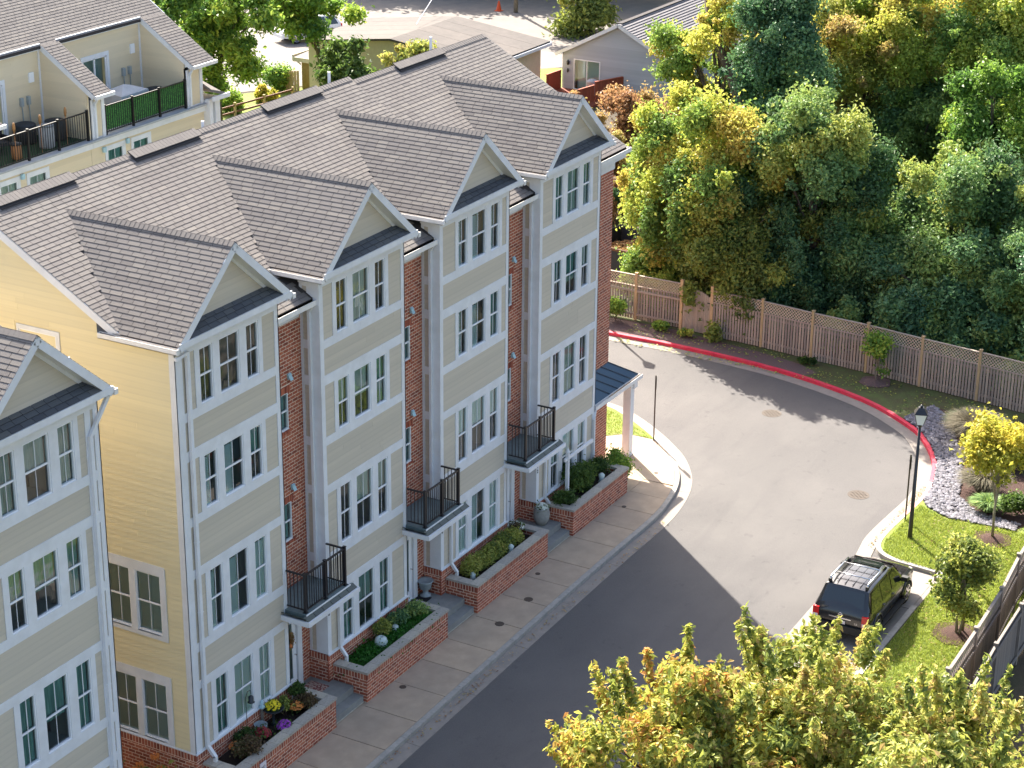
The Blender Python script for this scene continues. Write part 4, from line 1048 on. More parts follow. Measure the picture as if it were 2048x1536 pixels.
shrub('bush', 'rust brown bush nearest the camera in the first planter', 'shrub', (.5, -.68, ZS), (.62, .32, .3), 3000, .05, 'leaf_brown', trange=(.3, .9))
shrub('bush', 'reddish brown bush beside the orange mums', 'shrub', (3.1, -.6, ZS), (.42, .34, .26), 2000, .05, 'leaf_brown')
shrub('bush', 'thin olive bush against the brick below the windows', 'shrub', (2.5, -.3, ZS), (.6, .2, .36), 1900, .045, 'leaf_olive', trange=(0, .3))
shrub('bush', 'dark green bush behind the rust brown one', 'shrub', (.9, -.28, ZS), (.55, .2, .28), 1700, .045, 'leaf_green', trange=(0, .4))
shrub('bush', 'tall green stems at the rug end of the first planter', 'shrub', (3.15, -.28, ZS), (.26, .2, .42), 1200, .05, 'leaf_green', trange=(.2, .9))
t = thing('wreath_ornament', 'orange twisted grapevine ornament on the brown bush', 'ornament', (.18, -.42, ZS+.32)); mb = MB()
for q in range(9):
    a = q*2*math.pi/9; c = Vector((.13*math.cos(a), .13*math.sin(a), 0)); mb.tube([c+Vector((.06*math.cos(s), .06*math.sin(s), .03*math.sin(2*s))) for s in [k*math.pi/4 for k in range(9)]], .014, 5)
mb.build('loops', 'pumpkin', t, True); MB().lathe([(.0, .1), (.05, .08), (.06, .03), (.03, 0)], seg=10).build('centre', 'sign_white', t, True)
t = thing('bird_feeder', 'slim iron pole with a small bird feeder in front of the first ground floor window', 'bird feeder', (1.0, -.16, ZS)); mb = MB().tube([(0, 0, 0), (0, 0, 1.25), (.08, 0, 1.38), (.2, 0, 1.36), (.22, 0, 1.24)], .009, 6); mb.build('pole', 'black_metal', t); MB().lathe([(.02, 1.2), (.07, 1.16), (.07, 1.02), (.1, 1.0)], (.22, 0, 0), 12).build('feeder', 'bath_dark', t, True)
t = thing('garden_post', 'slender wooden post with a small blue topper near the bird bath', 'post', (1.72, -.12, ZS)); MB().box(-.03, .03, -.03, .03, 0, .55).build('post', 'grey_wood', t, tint=.4); MB().lathe([(.07, .55), (.09, .6), (.03, .66), (.05, .74), (.01, .8)], seg=10).build('topper', 'vent_blue', t, True)
t = tag(MB().lathe([(.0, 0), (.15, 0), (.18, .22), (.165, .22), (.15, .05), (0, .05)], seg=18).build('empty_pot', 'urn_grey', smooth=True), 'pale round rimmed empty pot behind the red mums', 'pot'); t.location = (1.5, -.22, ZS)
# ---- second planter
gcov = leaf_mesh('ground_cover', 9000, [((5.75+.62*i, -.52+.1*math.sin(i*2), ZS+.06), (.42, .40, .12+.05*(i % 2))) for i in range(6)], .045, 'leaf_ground', None, .7, .1, [random.uniform(.3, .9) for _ in range(6)]); tag(stuff(gcov), 'low bright green ground cover filling the second planter', 'ground cover')
shrub('bush', 'pointed yellowish green bush against the brick in the second planter', 'shrub', (7.3, -.35, ZS), (.42, .22, .42), 2200, .05, 'leaf_olive', trange=(.1, .5))
shrub('bush', 'dark green bush behind the smaller pale ornament', 'shrub', (8.15, -.35, ZS), (.5, .24, .36), 2200, .05, 'leaf_deep')
shrub('bush', 'dark leafy bush at the far end of the green planter', 'shrub', (8.9, -.45, ZS), (.34, .32, .3), 1700, .05, 'leaf_deep', trange=(.4, 1))
def ornament(loc, prof, label, m='ceramic_white'):
    o = MB().lathe(prof, seg=18).build('garden_ornament', m, smooth=True); o.location = loc; return tag(o, label, 'ornament', 'ceramic garden ornaments in the planters')
ornament((6.85, -.5, ZS), [(.10, 0), (.17, .08), (.19, .2), (.16, .3), (.09, .35), (.05, .345), (.04, .25)], 'round pale ceramic pot with an open top among the ground cover')
ornament((7.72, -.42, ZS+.05), [(.07, 0), (.095, .1), (.09, .22), (.05, .25), (.0, .25)], 'small pale ceramic drum farther along the green planter')
ornament((11.75, -.62, ZS), [(.04, 0), (.1, .04), (.07, .1), (.09, .2), (.03, .26), (.0, .27)], 'small pale lantern at the near corner of the olive hedge')
ornament((13.9, -.72, ZS), [(.08, 0), (.12, .04), (.07, .12), (.10, .24), (.04, .3), (.0, .32)], 'pale lantern standing against the olive hedge')
ornament((20.0, -.75, ZS), [(.08, 0), (.12, .04), (.08, .14), (.11, .3), (.05, .36), (.0, .38)], 'pale blue topped lantern in the farthest planter')
# ---- third planter: clipped hedge, bare shrub
t = thing('hedge', 'long low olive brown hedge under the middle ground floor windows', 'hedge', (13.2, -.45, ZS)); cl = [((-1.35+.27*i, .05*math.sin(i), .28+.04*math.sin(i*1.7)), (.26, .3, .28)) for i in range(11)]
leaf_mesh('foliage', 6500, cl, .045, 'leaf_olive', t, .8, .1, [random.uniform(.0, .55) for _ in cl]); mb = MB()
for i in range(9): mb.tube([(-1.2+.3*i, 0, 0), (-1.25+.3*i, .05, .35)], [.014, .006], 5)
mb.build('stem', 'twig', t)
shrub('bush', 'bare reddish twiggy shrub behind the white mums', 'shrub', (15.0, -.3, ZS), (.28, .22, .34), 500, .04, 'leaf_brown', stems=14)
mum('mum_plant', 'white mums resting on the coping by the middle steps', (15.15, -.2, ZS+.2), .24, 'petal_white', None)
t = thing('flower_pot', 'tall grey pot topped with white mums at the far steps', 'flower pot', (16.75, -.25, .42)); MB().lathe([(.16, 0), (.25, .18), (.27, .38), (.23, .54), (.25, .57), (.22, .58), (.2, .54)], seg=20).build('pot', 'pot_grey', t, True)
_m = mum('mum_plant', 'white mums filling the tall grey pot', (16.75, -.25, .95), .2, 'petal_white', None)
t = tag(MB().lathe([(.17, 0), (.17, .05), (.08, .1), (.07, .17), (.17, .26), (.21, .46), (.25, .5), (.24, .52), (.19, .47), (.05, .44)], seg=20).build('pedestal_urn', 'urn_grey', smooth=True), 'empty pale pedestal urn beside the second door', 'urn'); t.location = (10.62, .36, .42)
# ---- fourth planter
t = thing('hanging_post', 'white wooden post with a long cross arm in the farthest planter', 'post', (18.1, -.45, ZS)); MB().box(-.05, .05, -.05, .05, 0, 1.75).box(-.035, 1.75, -.035, .035, 1.5, 1.6).box(-.22, -.035, -.035, .035, 1.5, 1.6).build('post', 'white_trim', t); MB().lathe([(.07, 1.75), (.08, 1.78), (.02, 1.9), (.0, 1.95)], seg=8).build('finial', 'white_trim', t)
shrub('bush', 'broad mid green shrub behind the white post', 'shrub', (19.1, -.5, ZS), (.85, .48, .62), 5500, .055, 'leaf_green', trange=(.2, 1), nclump=16)
shrub('bush', 'small green shrub at the near corner of the farthest planter', 'shrub', (17.75, -.6, ZS), (.42, .4, .34), 2200, .05, 'leaf_green', trange=(.2, 1))
shrub('bush', 'sprawling green shrub at the far corner beyond the last planter', 'shrub', (21.6, -.5, .25), (.9, .55, .5), 5000, .06, 'leaf_bright', trange=(0, .9), nclump=14)
shrub('bush', 'low dark shrub beside the blue topped lantern', 'shrub', (20.5, -.42, ZS), (.5, .36, .4), 2600, .05, 'leaf_green', trange=(.1, .6))
HB = shrub('hydrangea_bush', 'green bush with faded orange blooms beside the cream wall base', 'shrub', (-.9-.95, .7, 0), (.75, .7, .55), 4200, .08, 'leaf_olive', trange=(0, .3), nclump=18)
for q in range(9):
    a = q*.7; c = (.6*math.cos(a)*random.uniform(.4, 1), .5*math.sin(a)*random.uniform(.4, 1), .9+random.uniform(0, .25)); leaf_mesh('bloom', 120, [(c, (.11, .11, .08))], .04, 'petal_orange', HB, .8)
# wreath
t = thing('door_wreath', 'autumn wreath with orange flowers hanging on the door numbered 508', 'wreath', (3.9, .56, 2.0)); cl = [((.17*math.cos(a), -.02, .19*math.sin(a)), (.07, .04, .07)) for a in [k*math.pi/6 for k in range(12)]]
leaf_mesh('foliage', 900, cl, .035, 'leaf_rust', t, .5, .1, [random.uniform(.2, .9) for _ in cl]); MB().lathe([(.06, -.03), (.08, .0), (.05, .05), (0, .06)], (0, -.05, -.13), 10).build('flower', 'pumpkin', t, True)

# ------------------------------------------------------------------ manholes, caps, posts, lamp, kerb lettering
def cover(loc, r, label, m='manhole', g='round iron covers set in the road'):
    t = thing('manhole_cover', label, 'manhole cover', loc, group=g)
    MB().lathe([(r, -.02), (r, .003), (r*.9, .003), (r*.88, -.0), (0, -.001)], seg=28).build('ring', m, t)
    mb = MB()
    for i in range(-3, 4):
        for j in range(-3, 4):
            if math.hypot(i, j)*.22*r < r*.72 and (i+j) % 2 == 0: mb.box(i*.22*r-.05*r, i*.22*r+.05*r, j*.22*r-.1*r, j*.22*r+.1*r, -.002, .01)
    mb.build('grip_pattern', m, t)
cover((30.51, -2.53, -.146), .37, 'round iron manhole cover in the middle of the turning circle')
cover((25.27, -7.9, -.146), .37, 'round iron manhole cover nearer the street lamp')
for p, r, l in (((6.32, -1.55, .004), .1, 'small round cap in the pavement beside the green planter'), ((10.88, -2.05, .004), .14, 'round cap in the pavement opposite the middle steps'), ((12.67, -2.04, .004), .14, 'round cap in the pavement in front of the olive hedge planter'), ((14.31, -1.46, .004), .08, 'small cap in the pavement near the far end of the olive hedge planter'), ((20.07, -1.58, .004), .08, 'small cap in the pavement beside the farthest planter'), ((23.1, -1.31, .004), .08, 'small cap in the sunlit pavement past the farthest planter')):
    o = tag(MB().lathe([(r, -.02), (r, .002), (r*.8, .004), (0, .0)], seg=20).build('utility_cover', 'manhole'), l, 'utility cover', 'utility covers set in the pavement'); o.location = p
def sign_post(loc, h, label, rz):
    t = thing('sign_post', label, 'sign post', loc, rz, group='street sign posts seen from behind or edge on')
    MB().box(-.025, .025, -.025, .025, -.1, h).build('post', 'brown_metal', t); MB().box(-.15, .15, -.035, -.028, h-.5, h-.02).build('sign_panel', 'sign_green', t)
sign_post((25.66, .02, .0), 2.5, 'thin brown sign post on the grass island corner', R_(24)); sign_post((23.86, -9.99-.05, .0), 2.35, 'thin green sign post beside the street lamp', R_(22))
def street_lamp(loc, label):
    t = thing('street_lamp', label, 'street lamp', loc, R_(20), group='black lantern street lamps'); H = 3.95
    MB().tube([(0, 0, -.1), (0, 0, .05), (0, 0, .3), (0, 0, H)], [.085, .085, .07, .045], 12).build('pole', 'black_metal', t, True)
    MB().lathe([(.05, H-.06), (.07, H-.02), (.05, H+.02), (.12, H+.05)], seg=12).build('collar', 'black_metal', t, True)
    def fr(z0, z1, a, b):
        return [(-a, -a, z0), (a, -a, z0), (a, a, z0), (-a, a, z0), (-b, -b, z1), (b, -b, z1), (b, b, z1), (-b, b, z1)]
    for i in range(4):
        V = fr(H+.05, H+.42, .10, .185); a, b = i, (i+1) % 4; MB().add([V[a], V[b], V[b+4], V[a+4]], [(0, 1, 2, 3)]).build('lamp_pane', 'lamp_glass', t)
    cage = MB()
    for sx in (-1, 1):
        for sy in (-1, 1): cage.bar((sx*.1, sy*.1, H+.05), (sx*.188, sy*.188, H+.42), .014)
    cage.build('cage', 'black_metal', t)
    MB().add(fr(H+.42, H+.62, .21, .08), [(0, 1, 5, 4), (1, 2, 6, 5), (2, 3, 7, 6), (3, 0, 4, 7), (4, 5, 6, 7), (3, 2, 1, 0)]).lathe([(.05, H+.62), (.06, H+.65), (.02, H+.70), (0, H+.71)], seg=8).build('lamp_cap', 'black_metal', t)
street_lamp((22.64, -10.62, .0), 'tall black street lamp with a lantern head on the near lawn')
street_lamp((36.1, 7.6, .0), 'black street lamp hidden behind the far building corner, casting its shadow on the road')
ang = math.atan2(2.16-3.46, 0); fx, fy = 34.71+.0, 2.55
fl_ = text('kerb_lettering', 'FIRE LANE', .13, 'ink_white', kb, Matrix.Translation((34.862, 2.35, -.06)) @ Matrix(((0, 0, -1, 0), (-1, 0, 0, 0), (0, 1, 0, 0), (0, 0, 0, 1))), .001)

# ------------------------------------------------------------------ fences
def fence(name, label, posts, H, m, pm, lattice=0, pick_w=.088, gap=.038, group=None, z0=0.02, cap=True, closed=False, side=1):
    t = thing(name, label, 'fence', (posts[0][0], posts[0][1], 0), group=group); o0 = Vector((posts[0][0], posts[0][1], 0))
    PK = Pieces('picket', m, t, 'box', 300); lat = MB(); rails = Pieces('rail', m, t, 'box', 300); hb = H-lattice
    for i, p in enumerate(posts):
        q = Vector((p[0], p[1], 0))-o0
        a = Vector((posts[min(i+1, len(posts)-1)][0]-posts[max(i-1, 0)][0], posts[min(i+1, len(posts)-1)][1]-posts[max(i-1, 0)][1], 0)).normalized(); n = Vector((-a.y, a.x, 0))
        mb = MB().obox(q+Z*(z0+(H+.08)/2), (a, n, Z), (.1, .1, H+.08)); mb.obox(q+Z*(z0+H+.1), (a, n, Z), (.13, .13, .035)); mb.build('post', pm, t, tint=random.random())
        if i == len(posts)-1: break
        b = Vector((posts[i+1][0], posts[i+1][1], 0))-o0; L = (b-q).length; d = (b-q)/L; n = Vector((-d.y, d.x, 0))*side
        u = .07
        while u < L-.06:
            w = pick_w*random.uniform(.95, 1.05); PK.add(q+d*(u+w/2)+n*.035+Z*(z0+hb/2+random.uniform(-.008, .008)), (d, n, Z), (w, .018, hb-.04)); u += w+gap
        for zz in (.25, hb-.2): rails.add(q+d*L/2-n*.03+Z*(z0+zz), (d, n, Z), (L-.1, .04, .09), .6)
        rails.add(q+d*L/2+n*.02+Z*(z0+hb), (d, n, Z), (L-.1, .07, .035), .8)
        if lattice:
            rails.add(q+d*L/2+Z*(z0+H), (d, n, Z), (L-.1, .09, .035), .9)
            s = .134; lh = lattice-.05; x = .05-lh
            while x < L-.05:
                for sgn in (1, -1):
                    xa, xb = (x, x+lh); za, zb = (hb+.02, hb+.02+lh) if sgn > 0 else (hb+.02+lh, hb+.02)
                    # clip to the bay
                    t0 = max(0, (.05-xa)/lh); t1 = min(1, (L-.05-xa)/lh)
                    if t1 > t0+.05: lat.bar(q+d*(xa+lh*t0)+Z*(z0+za+(zb-za)*t0)+n*.006*sgn, q+d*(xa+lh*t1)+Z*(z0+za+(zb-za)*t1)+n*.006*sgn, .010, .027)
                x += s
    PK.finish()
    rails.finish()
    if lattice: lo_ = lat.build('lattice', 'lattice_wood' if m == 'fence_wood' else m, t, tint=.9); stuff(lo_)
    return t
FP = [(36.75, 12.5), (36.78, 10.4), (36.76, 8.3), (36.73, 6.2), (36.72, 4.11)]
fence('lattice_fence', 'weathered picket fence with lattice top, left of the arched gate', FP, 1.95, 'fence_wood', 'post_wood', .48, group='lattice topped wooden fences behind the turning circle', side=1)
FQ = [(36.58, 2.69), (36.42, .42), (36.12, -1.84), (35.92, -4.2), (35.55, -6.52), (35.25, -8.86), (34.9, -11.2), (34.5, -13.5), (34.1, -15.8)]
fence('lattice_fence', 'long weathered picket fence with lattice top, right of the arched gate', FQ, 1.95, 'fence_wood', 'post_wood', .48, group='lattice topped wooden fences behind the turning circle', side=-1)
# arched gate
t = thing('garden_gate', 'arched solid board gate between the two lattice fences', 'gate', (36.65, 3.4, 0)); a = Vector((36.58-36.72, 2.69-4.11, 0)); L = a.length; d = a/L; n = Vector((-d.y, d.x, 0)); o0 = Vector((36.72, 4.11, 0))-Vector((36.65, 3.4, 0))
u = .08; k = 0
while u < L-.1:
    w = .098; h = 1.55+.25*math.sin(math.pi*(u+.05)/L); MB().obox(o0+d*(u+w/2)-n*.03+Z*(.05+h/2), (d, n, Z), (w-.006, .02, h)).build('board', 'fence_wood', t, tint=random.uniform(.3, .9)); u += w
MB().obox(o0+d*L/2+n*.0+Z*.4, (d, n, Z), (L-.2, .03, .1)).build('rail', 'fence_wood', t, tint=.5)
MB().obox(o0+d*L/2+n*.0+Z*1.35, (d, n, Z), (L-.2, .03, .1)).build('rail', 'fence_wood', t, tint=.5)
for zz in (.6, 1.4): MB().obox(o0+d*(L-.12)-n*.05+Z*zz, (d, n, Z), (.16, .02, .05)).build('hinge', 'black_metal', t)
for uu in (0, L): MB().obox(o0+d*uu+Z*1.08, (d, n, Z), (.13, .13, 2.16)).build('post', 'post_wood', t, tint=.9)
# right hand boundary fences
FR = [(26.5, -14.5), (24.1, -14.7), (21.7, -14.9), (19.3, -15.0), (16.9, -15.2), (14.2, -15.3), (11.6, -15.35), (9.1, -15.45), (6.6, -15.5), (4.0, -15.6), (1.4, -15.6)]
fence('lattice_fence', 'grey lattice topped fence along the bottom right lawn', FR, 1.85, 'grey_wood', 'grey_wood', .42, side=-1)
FS = [(24, -15.9), (21.5, -15.9), (18.9, -15.95), (16.2, -15.98), (13.6, -16.05), (11.0, -16.2), (8.4, -16.35), (5.8, -16.4), (3.2, -16.5)]
fence('board_fence', 'solid grey board fence running just outside the lattice topped one', FS, 1.85, 'grey_wood', 'grey_wood', 0, pick_w=.135, gap=.008, side=-1)

# ------------------------------------------------------------------ cars
def car(loc, rz, label, paint, rack=False, detail=True, roof_paint=None, long=4.32, low=0):
    t = thing('parked_car', label, 'car', loc, rz)
    W2 = .86; zb = .40
    # stations: x, z bottom, belt z, half width, top z, top half width
    H = -low
    st = [(0.0, .50, .80, .74, .86, .70), (.05, .42, .98+H*.3, .84, 1.02+H*.3, .80), (.16, .36, 1.00+H*.3, W2, 1.16+H*.5, .76), (.46, .34, 1.0+H*.3, W2, 1.60+H, .66), (.9, .32, 1.0+H*.3, W2, 1.645+H, .66), (2.2, .32, .98+H*.3, W2, 1.64+H, .66), (2.55, .32, .97+H*.3, W2, 1.57+H, .655), (3.08, .32, .95+H*.3, W2, 1.08+H*.4, .74), (3.2, .32, .94+H*.3, W2, 1.0+H*.3, .76), (3.9, .34, .88+H*.3, .84, .93+H*.3, .72), (4.2, .38, .78+H*.3, .78, .82+H*.3, .66), (4.32, .46, .62, .68, .66, .58)]
    V = []; F = []
    for x, b, be, hw, tz, tw in st:
        x *= long/4.32
        half = [(hw*.9, b), (hw, b+.12), (hw+.01, (b+be)/2+.05), (hw-.01, be), (tw+.012, tz-.035), (tw-.06, tz), (tw*.4, tz+.018)]
        V += [(x, y, z) for y, z in half] + [(x, -y, z) for y, z in half[::-1]]
    m = 14
    for i in range(len(st)-1):
        for k in range(m-1): F.append((i*m+k, (i+1)*m+k, (i+1)*m+k+1, i*m+k+1))
        F.append((i*m+m-1, (i+1)*m+m-1, (i+1)*m, i*m))
    F.append(tuple(range(m))); F.append(tuple((len(st)-1)*m+k for k in range(m-1, -1, -1)))
    bd = meshobj('body', V, F, paint, t, True); bv = bd.modifiers.new('bevel', 'EDGE_SPLIT'); bv.split_angle = R_(38)
    k = long/4.32
    def quad(name, P, m_, thick=.0, par=t): return MB().add(P, [tuple(range(len(P)))]).build(name, m_, par)
    bl, tp = .985+H*.3, 1.585+H
    for s in (-1, 1):
        e = s*.012
        def sp(x, z):  # point on the leaning side glass plane
            f = (z-bl)/(tp-bl); return (x*k, s*(W2-.01)*(1-f)+s*(.675)*f+e*1.2, z)
        for a, b, c, d in ((2.12, 1.33, 1.36, 2.08), ):
            pass
        quad('side_window', [sp(.28, bl+.03), sp(1.16, bl+.03), sp(1.16, tp-.05), sp(.56, tp-.06)], 'car_glass')
        quad('side_window', [sp(1.24, bl+.03), sp(1.98, bl+.03), sp(1.98, tp-.05), sp(1.24, tp-.05)], 'car_glass')
        quad('side_window', [sp(2.06, bl+.03), sp(2.88, bl+.03), sp(2.42, tp-.05), sp(2.06, tp-.05)], 'car_glass')
        lines = MB()
        for x in (1.20, 2.02, 2.95): lines.box(x*k-.006, x*k+.006, s*(W2+.004)-.004, s*(W2+.004)+.004, .42, .97)
        lines.build('door_seam', 'car_trim', t)
        for x in (1.32, 2.12): MB().box(x*k-.07, x*k+.07, s*(W2+.022)-.012, s*(W2+.022)+.012, .86, .89).build('door_handle', paint, t)
        MB().box(.95*k, 3.0*k, min(s*(W2-.05), s*(W2+.13)), max(s*(W2-.05), s*(W2+.13)), .26, .31).build('running_board', 'car_trim', t)
        mm = MB().box(2.78*k, 2.94*k, min(s*W2, s*(W2+.2)), max(s*W2, s*(W2+.2)), 1.0+H*.3, 1.14+H*.3); mm.build('wing_mirror', 'car_trim' if paint == 'car_black' else paint, t)
        lamp = MB().box(-.012, .10, min(s*.66, s*.845), max(s*.66, s*.845), .66, 1.0).build('tail_lamp', 'red_lamp', t)
        MB().box(-.02, .0, min(s*.68, s*.83), max(s*.68, s*.83), .68, .78).build('reverse_lamp', 'white_lamp', lamp)
        MB().box(4.22*k, 4.33*k, min(s*.45, s*.70), max(s*.45, s*.70), .60, .74).build('headlight', 'white_lamp', t)
        for x in (.82, 3.42):
            wh = thing_part('wheel', t)
            wh.location = (x*k, s*(W2-.1), .35)
            q = MB().tube([(0, -s*.12, 0), (0, s*.13, 0)], .35, 24); q.build('tyre', 'tyre', wh, True)
            rim = MB()
            for a in range(6):
                an = a*math.pi/3; rim.bar((0, s*.135, 0), (.22*math.cos(an), s*.135, .22*math.sin(an)), .06, .02, up=(0, 1, 0))
            rim.tube([(.235*math.cos(a*math.pi/10), s*.13, .235*math.sin(a*math.pi/10)) for a in range(21)], .018, 6, False)
            rim.build('rim', 'chrome', wh)
            ar = MB(); n = 12
            pts = [(x*k+.41*math.cos(math.pi*i/n), s*(W2+.015), .35+.41*math.sin(math.pi*i/n)) for i in range(n+1)]
            ar.tube(pts, .035, 6); ar.build('wheel_arch', 'car_trim' if paint != 'car_black' else paint, t, True)
            ad = MB().tube([(x*k, s*(W2-.3), .35), (x*k, s*(W2+.008), .35)], .385, 20); ad.build('arch_recess', 'tyre', t)
    quad('rear_window', [(.115, -.66, 1.06+H*.4), (.115, .66, 1.06+H*.4), (.405, .58, 1.545+H), (.405, -.58, 1.545+H)], 'car_glass').location = (-.018, 0, .006)
    quad('windscreen', [(2.60*k, .60, 1.555+H), (2.60*k, -.60, 1.555+H), (3.08*k, -.70, 1.10+H*.4), (3.08*k, .70, 1.10+H*.4)], 'car_glass').location = (.02, 0, .02)
    MB().box(-.07, .06, -.8, .8, .38, .60).build('rear_bumper', 'car_trim' if paint == 'car_black' else paint, t)
    MB().box(4.25*k, 4.37*k, -.72, .72, .36, .58).build('front_bumper', 'car_trim' if paint == 'car_black' else paint, t)
    MB().box(-.03, -.018, -.17, .17, .64, .74).build('licence_plate', 'sign_white', t)
    MB().box(-.028, -.0, -.34, .34, .80, .83).build('tailgate_trim', 'chrome', t)
    if detail:
        em = MB(); em.tube([(.01, .055*math.cos(a*math.pi/8), .91+.055*math.sin(a*math.pi/8)) for a in range(17)], .009, 6, False); em.box(-.005, .015, -.07, .07, .898, .922); em.build('emblem', 'chrome', t)
        text('badge', 'LE', .09, 'chrome', t, Matrix.Translation((-.012, -.5, .72)) @ Matrix.Rotation(R_(-90), 4, 'Z') @ Matrix.Rotation(R_(90), 4, 'X'), .002)
        MB().bar((.10, .05, 1.08), (.2, -.35, 1.19), .012).build('wiper', 'car_trim', t)
        quad('sunroof', [(1.98, -.42, 1.668), (1.98, .42, 1.668), (2.42, .42, 1.625), (2.42, -.42, 1.625)], 'car_glass').location = (0, 0, .006)
        rb = MB()
        for y in (-.35, -.12, .12, .35): rb.box(.55, 1.85, y-.012, y+.012, 1.655, 1.672)
        rb.build('roof_rib', 'car_black', t)
        MB().box(3.25, 4.0, -.004, .004, .955, .957).build('bonnet_seam', 'car_trim', t)
    if rack:
        for s in (-1, 1):
            MB().tube([(.52, s*.57, 1.64), (.6, s*.57, 1.75), (2.0, s*.57, 1.75), (2.12, s*.57, 1.66)], .028, 8).build('roof_rail', 'chrome', t, True)
            for xf in (.5, 2.02): MB().box(xf, xf+.12, s*.57-.04, s*.57+.04, 1.62, 1.72).build('rail_foot', 'car_trim', t)
        for x in (.95, 1.65): MB().tube([(x, -.57, 1.76), (x, .57, 1.76)], .018, 8).build('cross_bar', 'chrome', t, True)
    return t
def thing_part(name, parent):
    o = bpy.data.objects.new(name, None); o.empty_display_size = .1; return link(o, parent)
car((15.12, -11.05, -.12), 0, 'black four wheel drive with a silver roof rack parked below the lawn', 'car_black', rack=True)
car((76.8, 48.2, .02), R_(152), 'white car parked in the sunlit yard behind the left tree', 'car_white', detail=False)
mat('car_red', (.10, .01, .012), rough=.3, coat=.5)
car((79.0, 41.9, -.1), R_(122), 'dark red car whose roof shows above the flat brown roof', 'car_red', detail=False, low=.1)

# ------------------------------------------------------------------ rear townhouses across the alley
def rear_house(ux, label, last):
    """one unit; local x=0 is the left edge of its roof deck"""
    t = thing('rear_townhouse', label, 'townhouse', (ux, 19.1, 0), group='tan townhouses with roof decks across the alley'); w = 4.72; DZ = 10.06; sl = .66
    xl, xr = -.8, w+(1.4 if last else .03)
    wn = [(-.04+.1, .92, 8.15, 9.5), (1.50, 2.38, 8.15, 9.5)]
    bk = MB(); grid_slab(bk, xl, xr if not last else w+1.0, 0, 9.8, wn, 0, .08); bk.build('front_wall', 'siding_warm', t, tint=.5)
    P = Pieces('siding_board', 'siding_warm', t, 'lap', 160); siding(P, xl, xr if not last else w+1.0, 6.5, 9.75, -.001, 'x', -1, .15, holes=[(a-.14, b+.14, c-.14, d+.16) for a, b, c, d in wn])
    tr = MB()
    for a, b, c, d in wn: grid_slab(tr, a-.13, b+.13, c-.13, d+.15, [(a, b, c, d)], -.03, 0); window(t, a, b, c, d, ('c', .5) if not last else ('t', .4))
    tr.box(xl, xr if not last else w+1.0, -.1, 0, 9.75, 9.98); tr.build('front_trim', 'white_trim', t)
    MB().box(xl, (xr if not last else w+1.05), -.2, .15, 9.985, 10.05).build('deck_edge', 'cover_grey', t)
    MB().box(0, w, .15, 2.1, 9.9, DZ).build('roof_deck', 'turf' if not last else 'cover_grey', t)
    # deck walls
    dr = (1.45, 2.75, DZ, 12.2)
    bw = MB(); grid_slab(bw, 0, w, DZ, 13.2, [dr], 2.1, 2.16); bw.build('deck_back_wall', 'siding_warm', t, tint=.5)
    siding(P, 0, w, DZ, 13.05, 2.099, 'x', -1, .15, holes=[(dr[0]-.14, dr[1]+.14, dr[2], dr[3]+.16)])
    td = MB(); grid_slab(td, dr[0]-.13, dr[1]+.13, DZ, dr[3]+.15, [dr], 2.06, 2.1); td.box(0, w, 1.98, 2.1, 13.08, 13.3); td.box(w-.06, w, 2.04, 2.1, DZ, 13.1); td.build('deck_trim', 'white_trim', t)
    do = MB(); do.box(dr[0], dr[0]+.05, 2.1, 2.15, DZ, dr[3]).box(dr[1]-.05, dr[1], 2.1, 2.15, DZ, dr[3]).box((dr[0]+dr[1])/2-.03, (dr[0]+dr[1])/2+.03, 2.1, 2.15, DZ, dr[3]).box(dr[0], dr[1], 2.1, 2.15, dr[3]-.05, dr[3]); d_ = do.build('sliding_door', 'white_vinyl', t)
    for a in (dr[0]+.05, (dr[0]+dr[1])/2+.03): MB().add([(a, 2.13, DZ), (a+.56, 2.13, DZ), (a+.56, 2.13, dr[3]-.05), (a, 2.13, dr[3]-.05)], [(0, 1, 2, 3)]).build('pane', 'pane_glass', d_)
    MB().box(dr[0], dr[1], 2.3, 2.32, DZ, dr[3]).build('door_backing', 'interior', d_)
    def rz_(y): return 11.75+sl*(y+.3)
    # right hand cheek wall (triangular) seen from the deck
    MB().extrude([(w, .0, DZ), (w, 2.1, DZ), (w, 2.1, rz_(2.1)-.1), (w, .0, rz_(0)-.1)], (.08, 0, 0)).build('cheek_wall', 'siding_warm', t, tint=.5)
    MB().extrude([(-.02, .0, DZ), (-.02, 2.1, DZ), (-.02, 2.1, rz_(2.1)-.1), (-.02, .0, rz_(0)-.1)], (-.08, 0, 0)).build('cheek_wall', 'siding_warm', t, tint=.5)
    siding(P, .06, 2.08, DZ, 13.1, w-.001, 'y', -1, .15, top=lambda z: (max(0.06, (z+.1-11.75)/sl-.3) if z > 11.85 else .06, 2.08))
    P.finish()
    c = MB()
    for (a, b) in ((w-.02, xr if not last else w+1.0),) + (((xl, -.0),)):
        c.box(a, b, -.02, .06, 10.05, 11.75) if False else None
    for (a, b) in ([(-.72, .0)] + ([(w, w+.95)] if last else [])):
        c.box(a, a+.16, -.06, .02, 10.05, 11.6); c.box(b-.16, b, -.06, .02, 10.05, 11.6); c.box(a, b, -.06, .02, 11.5, 11.78); c.box(a, b, -.02, .4, 10.05, 11.55)
    c.build('pier', 'white_trim', t)
    for (a, b) in ([(-.72, .0)] + ([(w, w+.95)] if last else [])): MB().box(a+.18, b-.18, -.035, -.021, 10.1, 11.48).build('pier_panel', 'siding_warm', t, tint=.5)
    ds = MB(); a = -.1 if not last else w+.1
    for a in ([-.62] + ([w+.08] if last else [])): ds.box(a, a+.09, -.15, -.065, 10.1, 11.3); ds.bar((a+.04, -.1, 11.28), (a+.04, -.3, 11.6), .08)
    ds.build('downspout', 'white_trim', t)
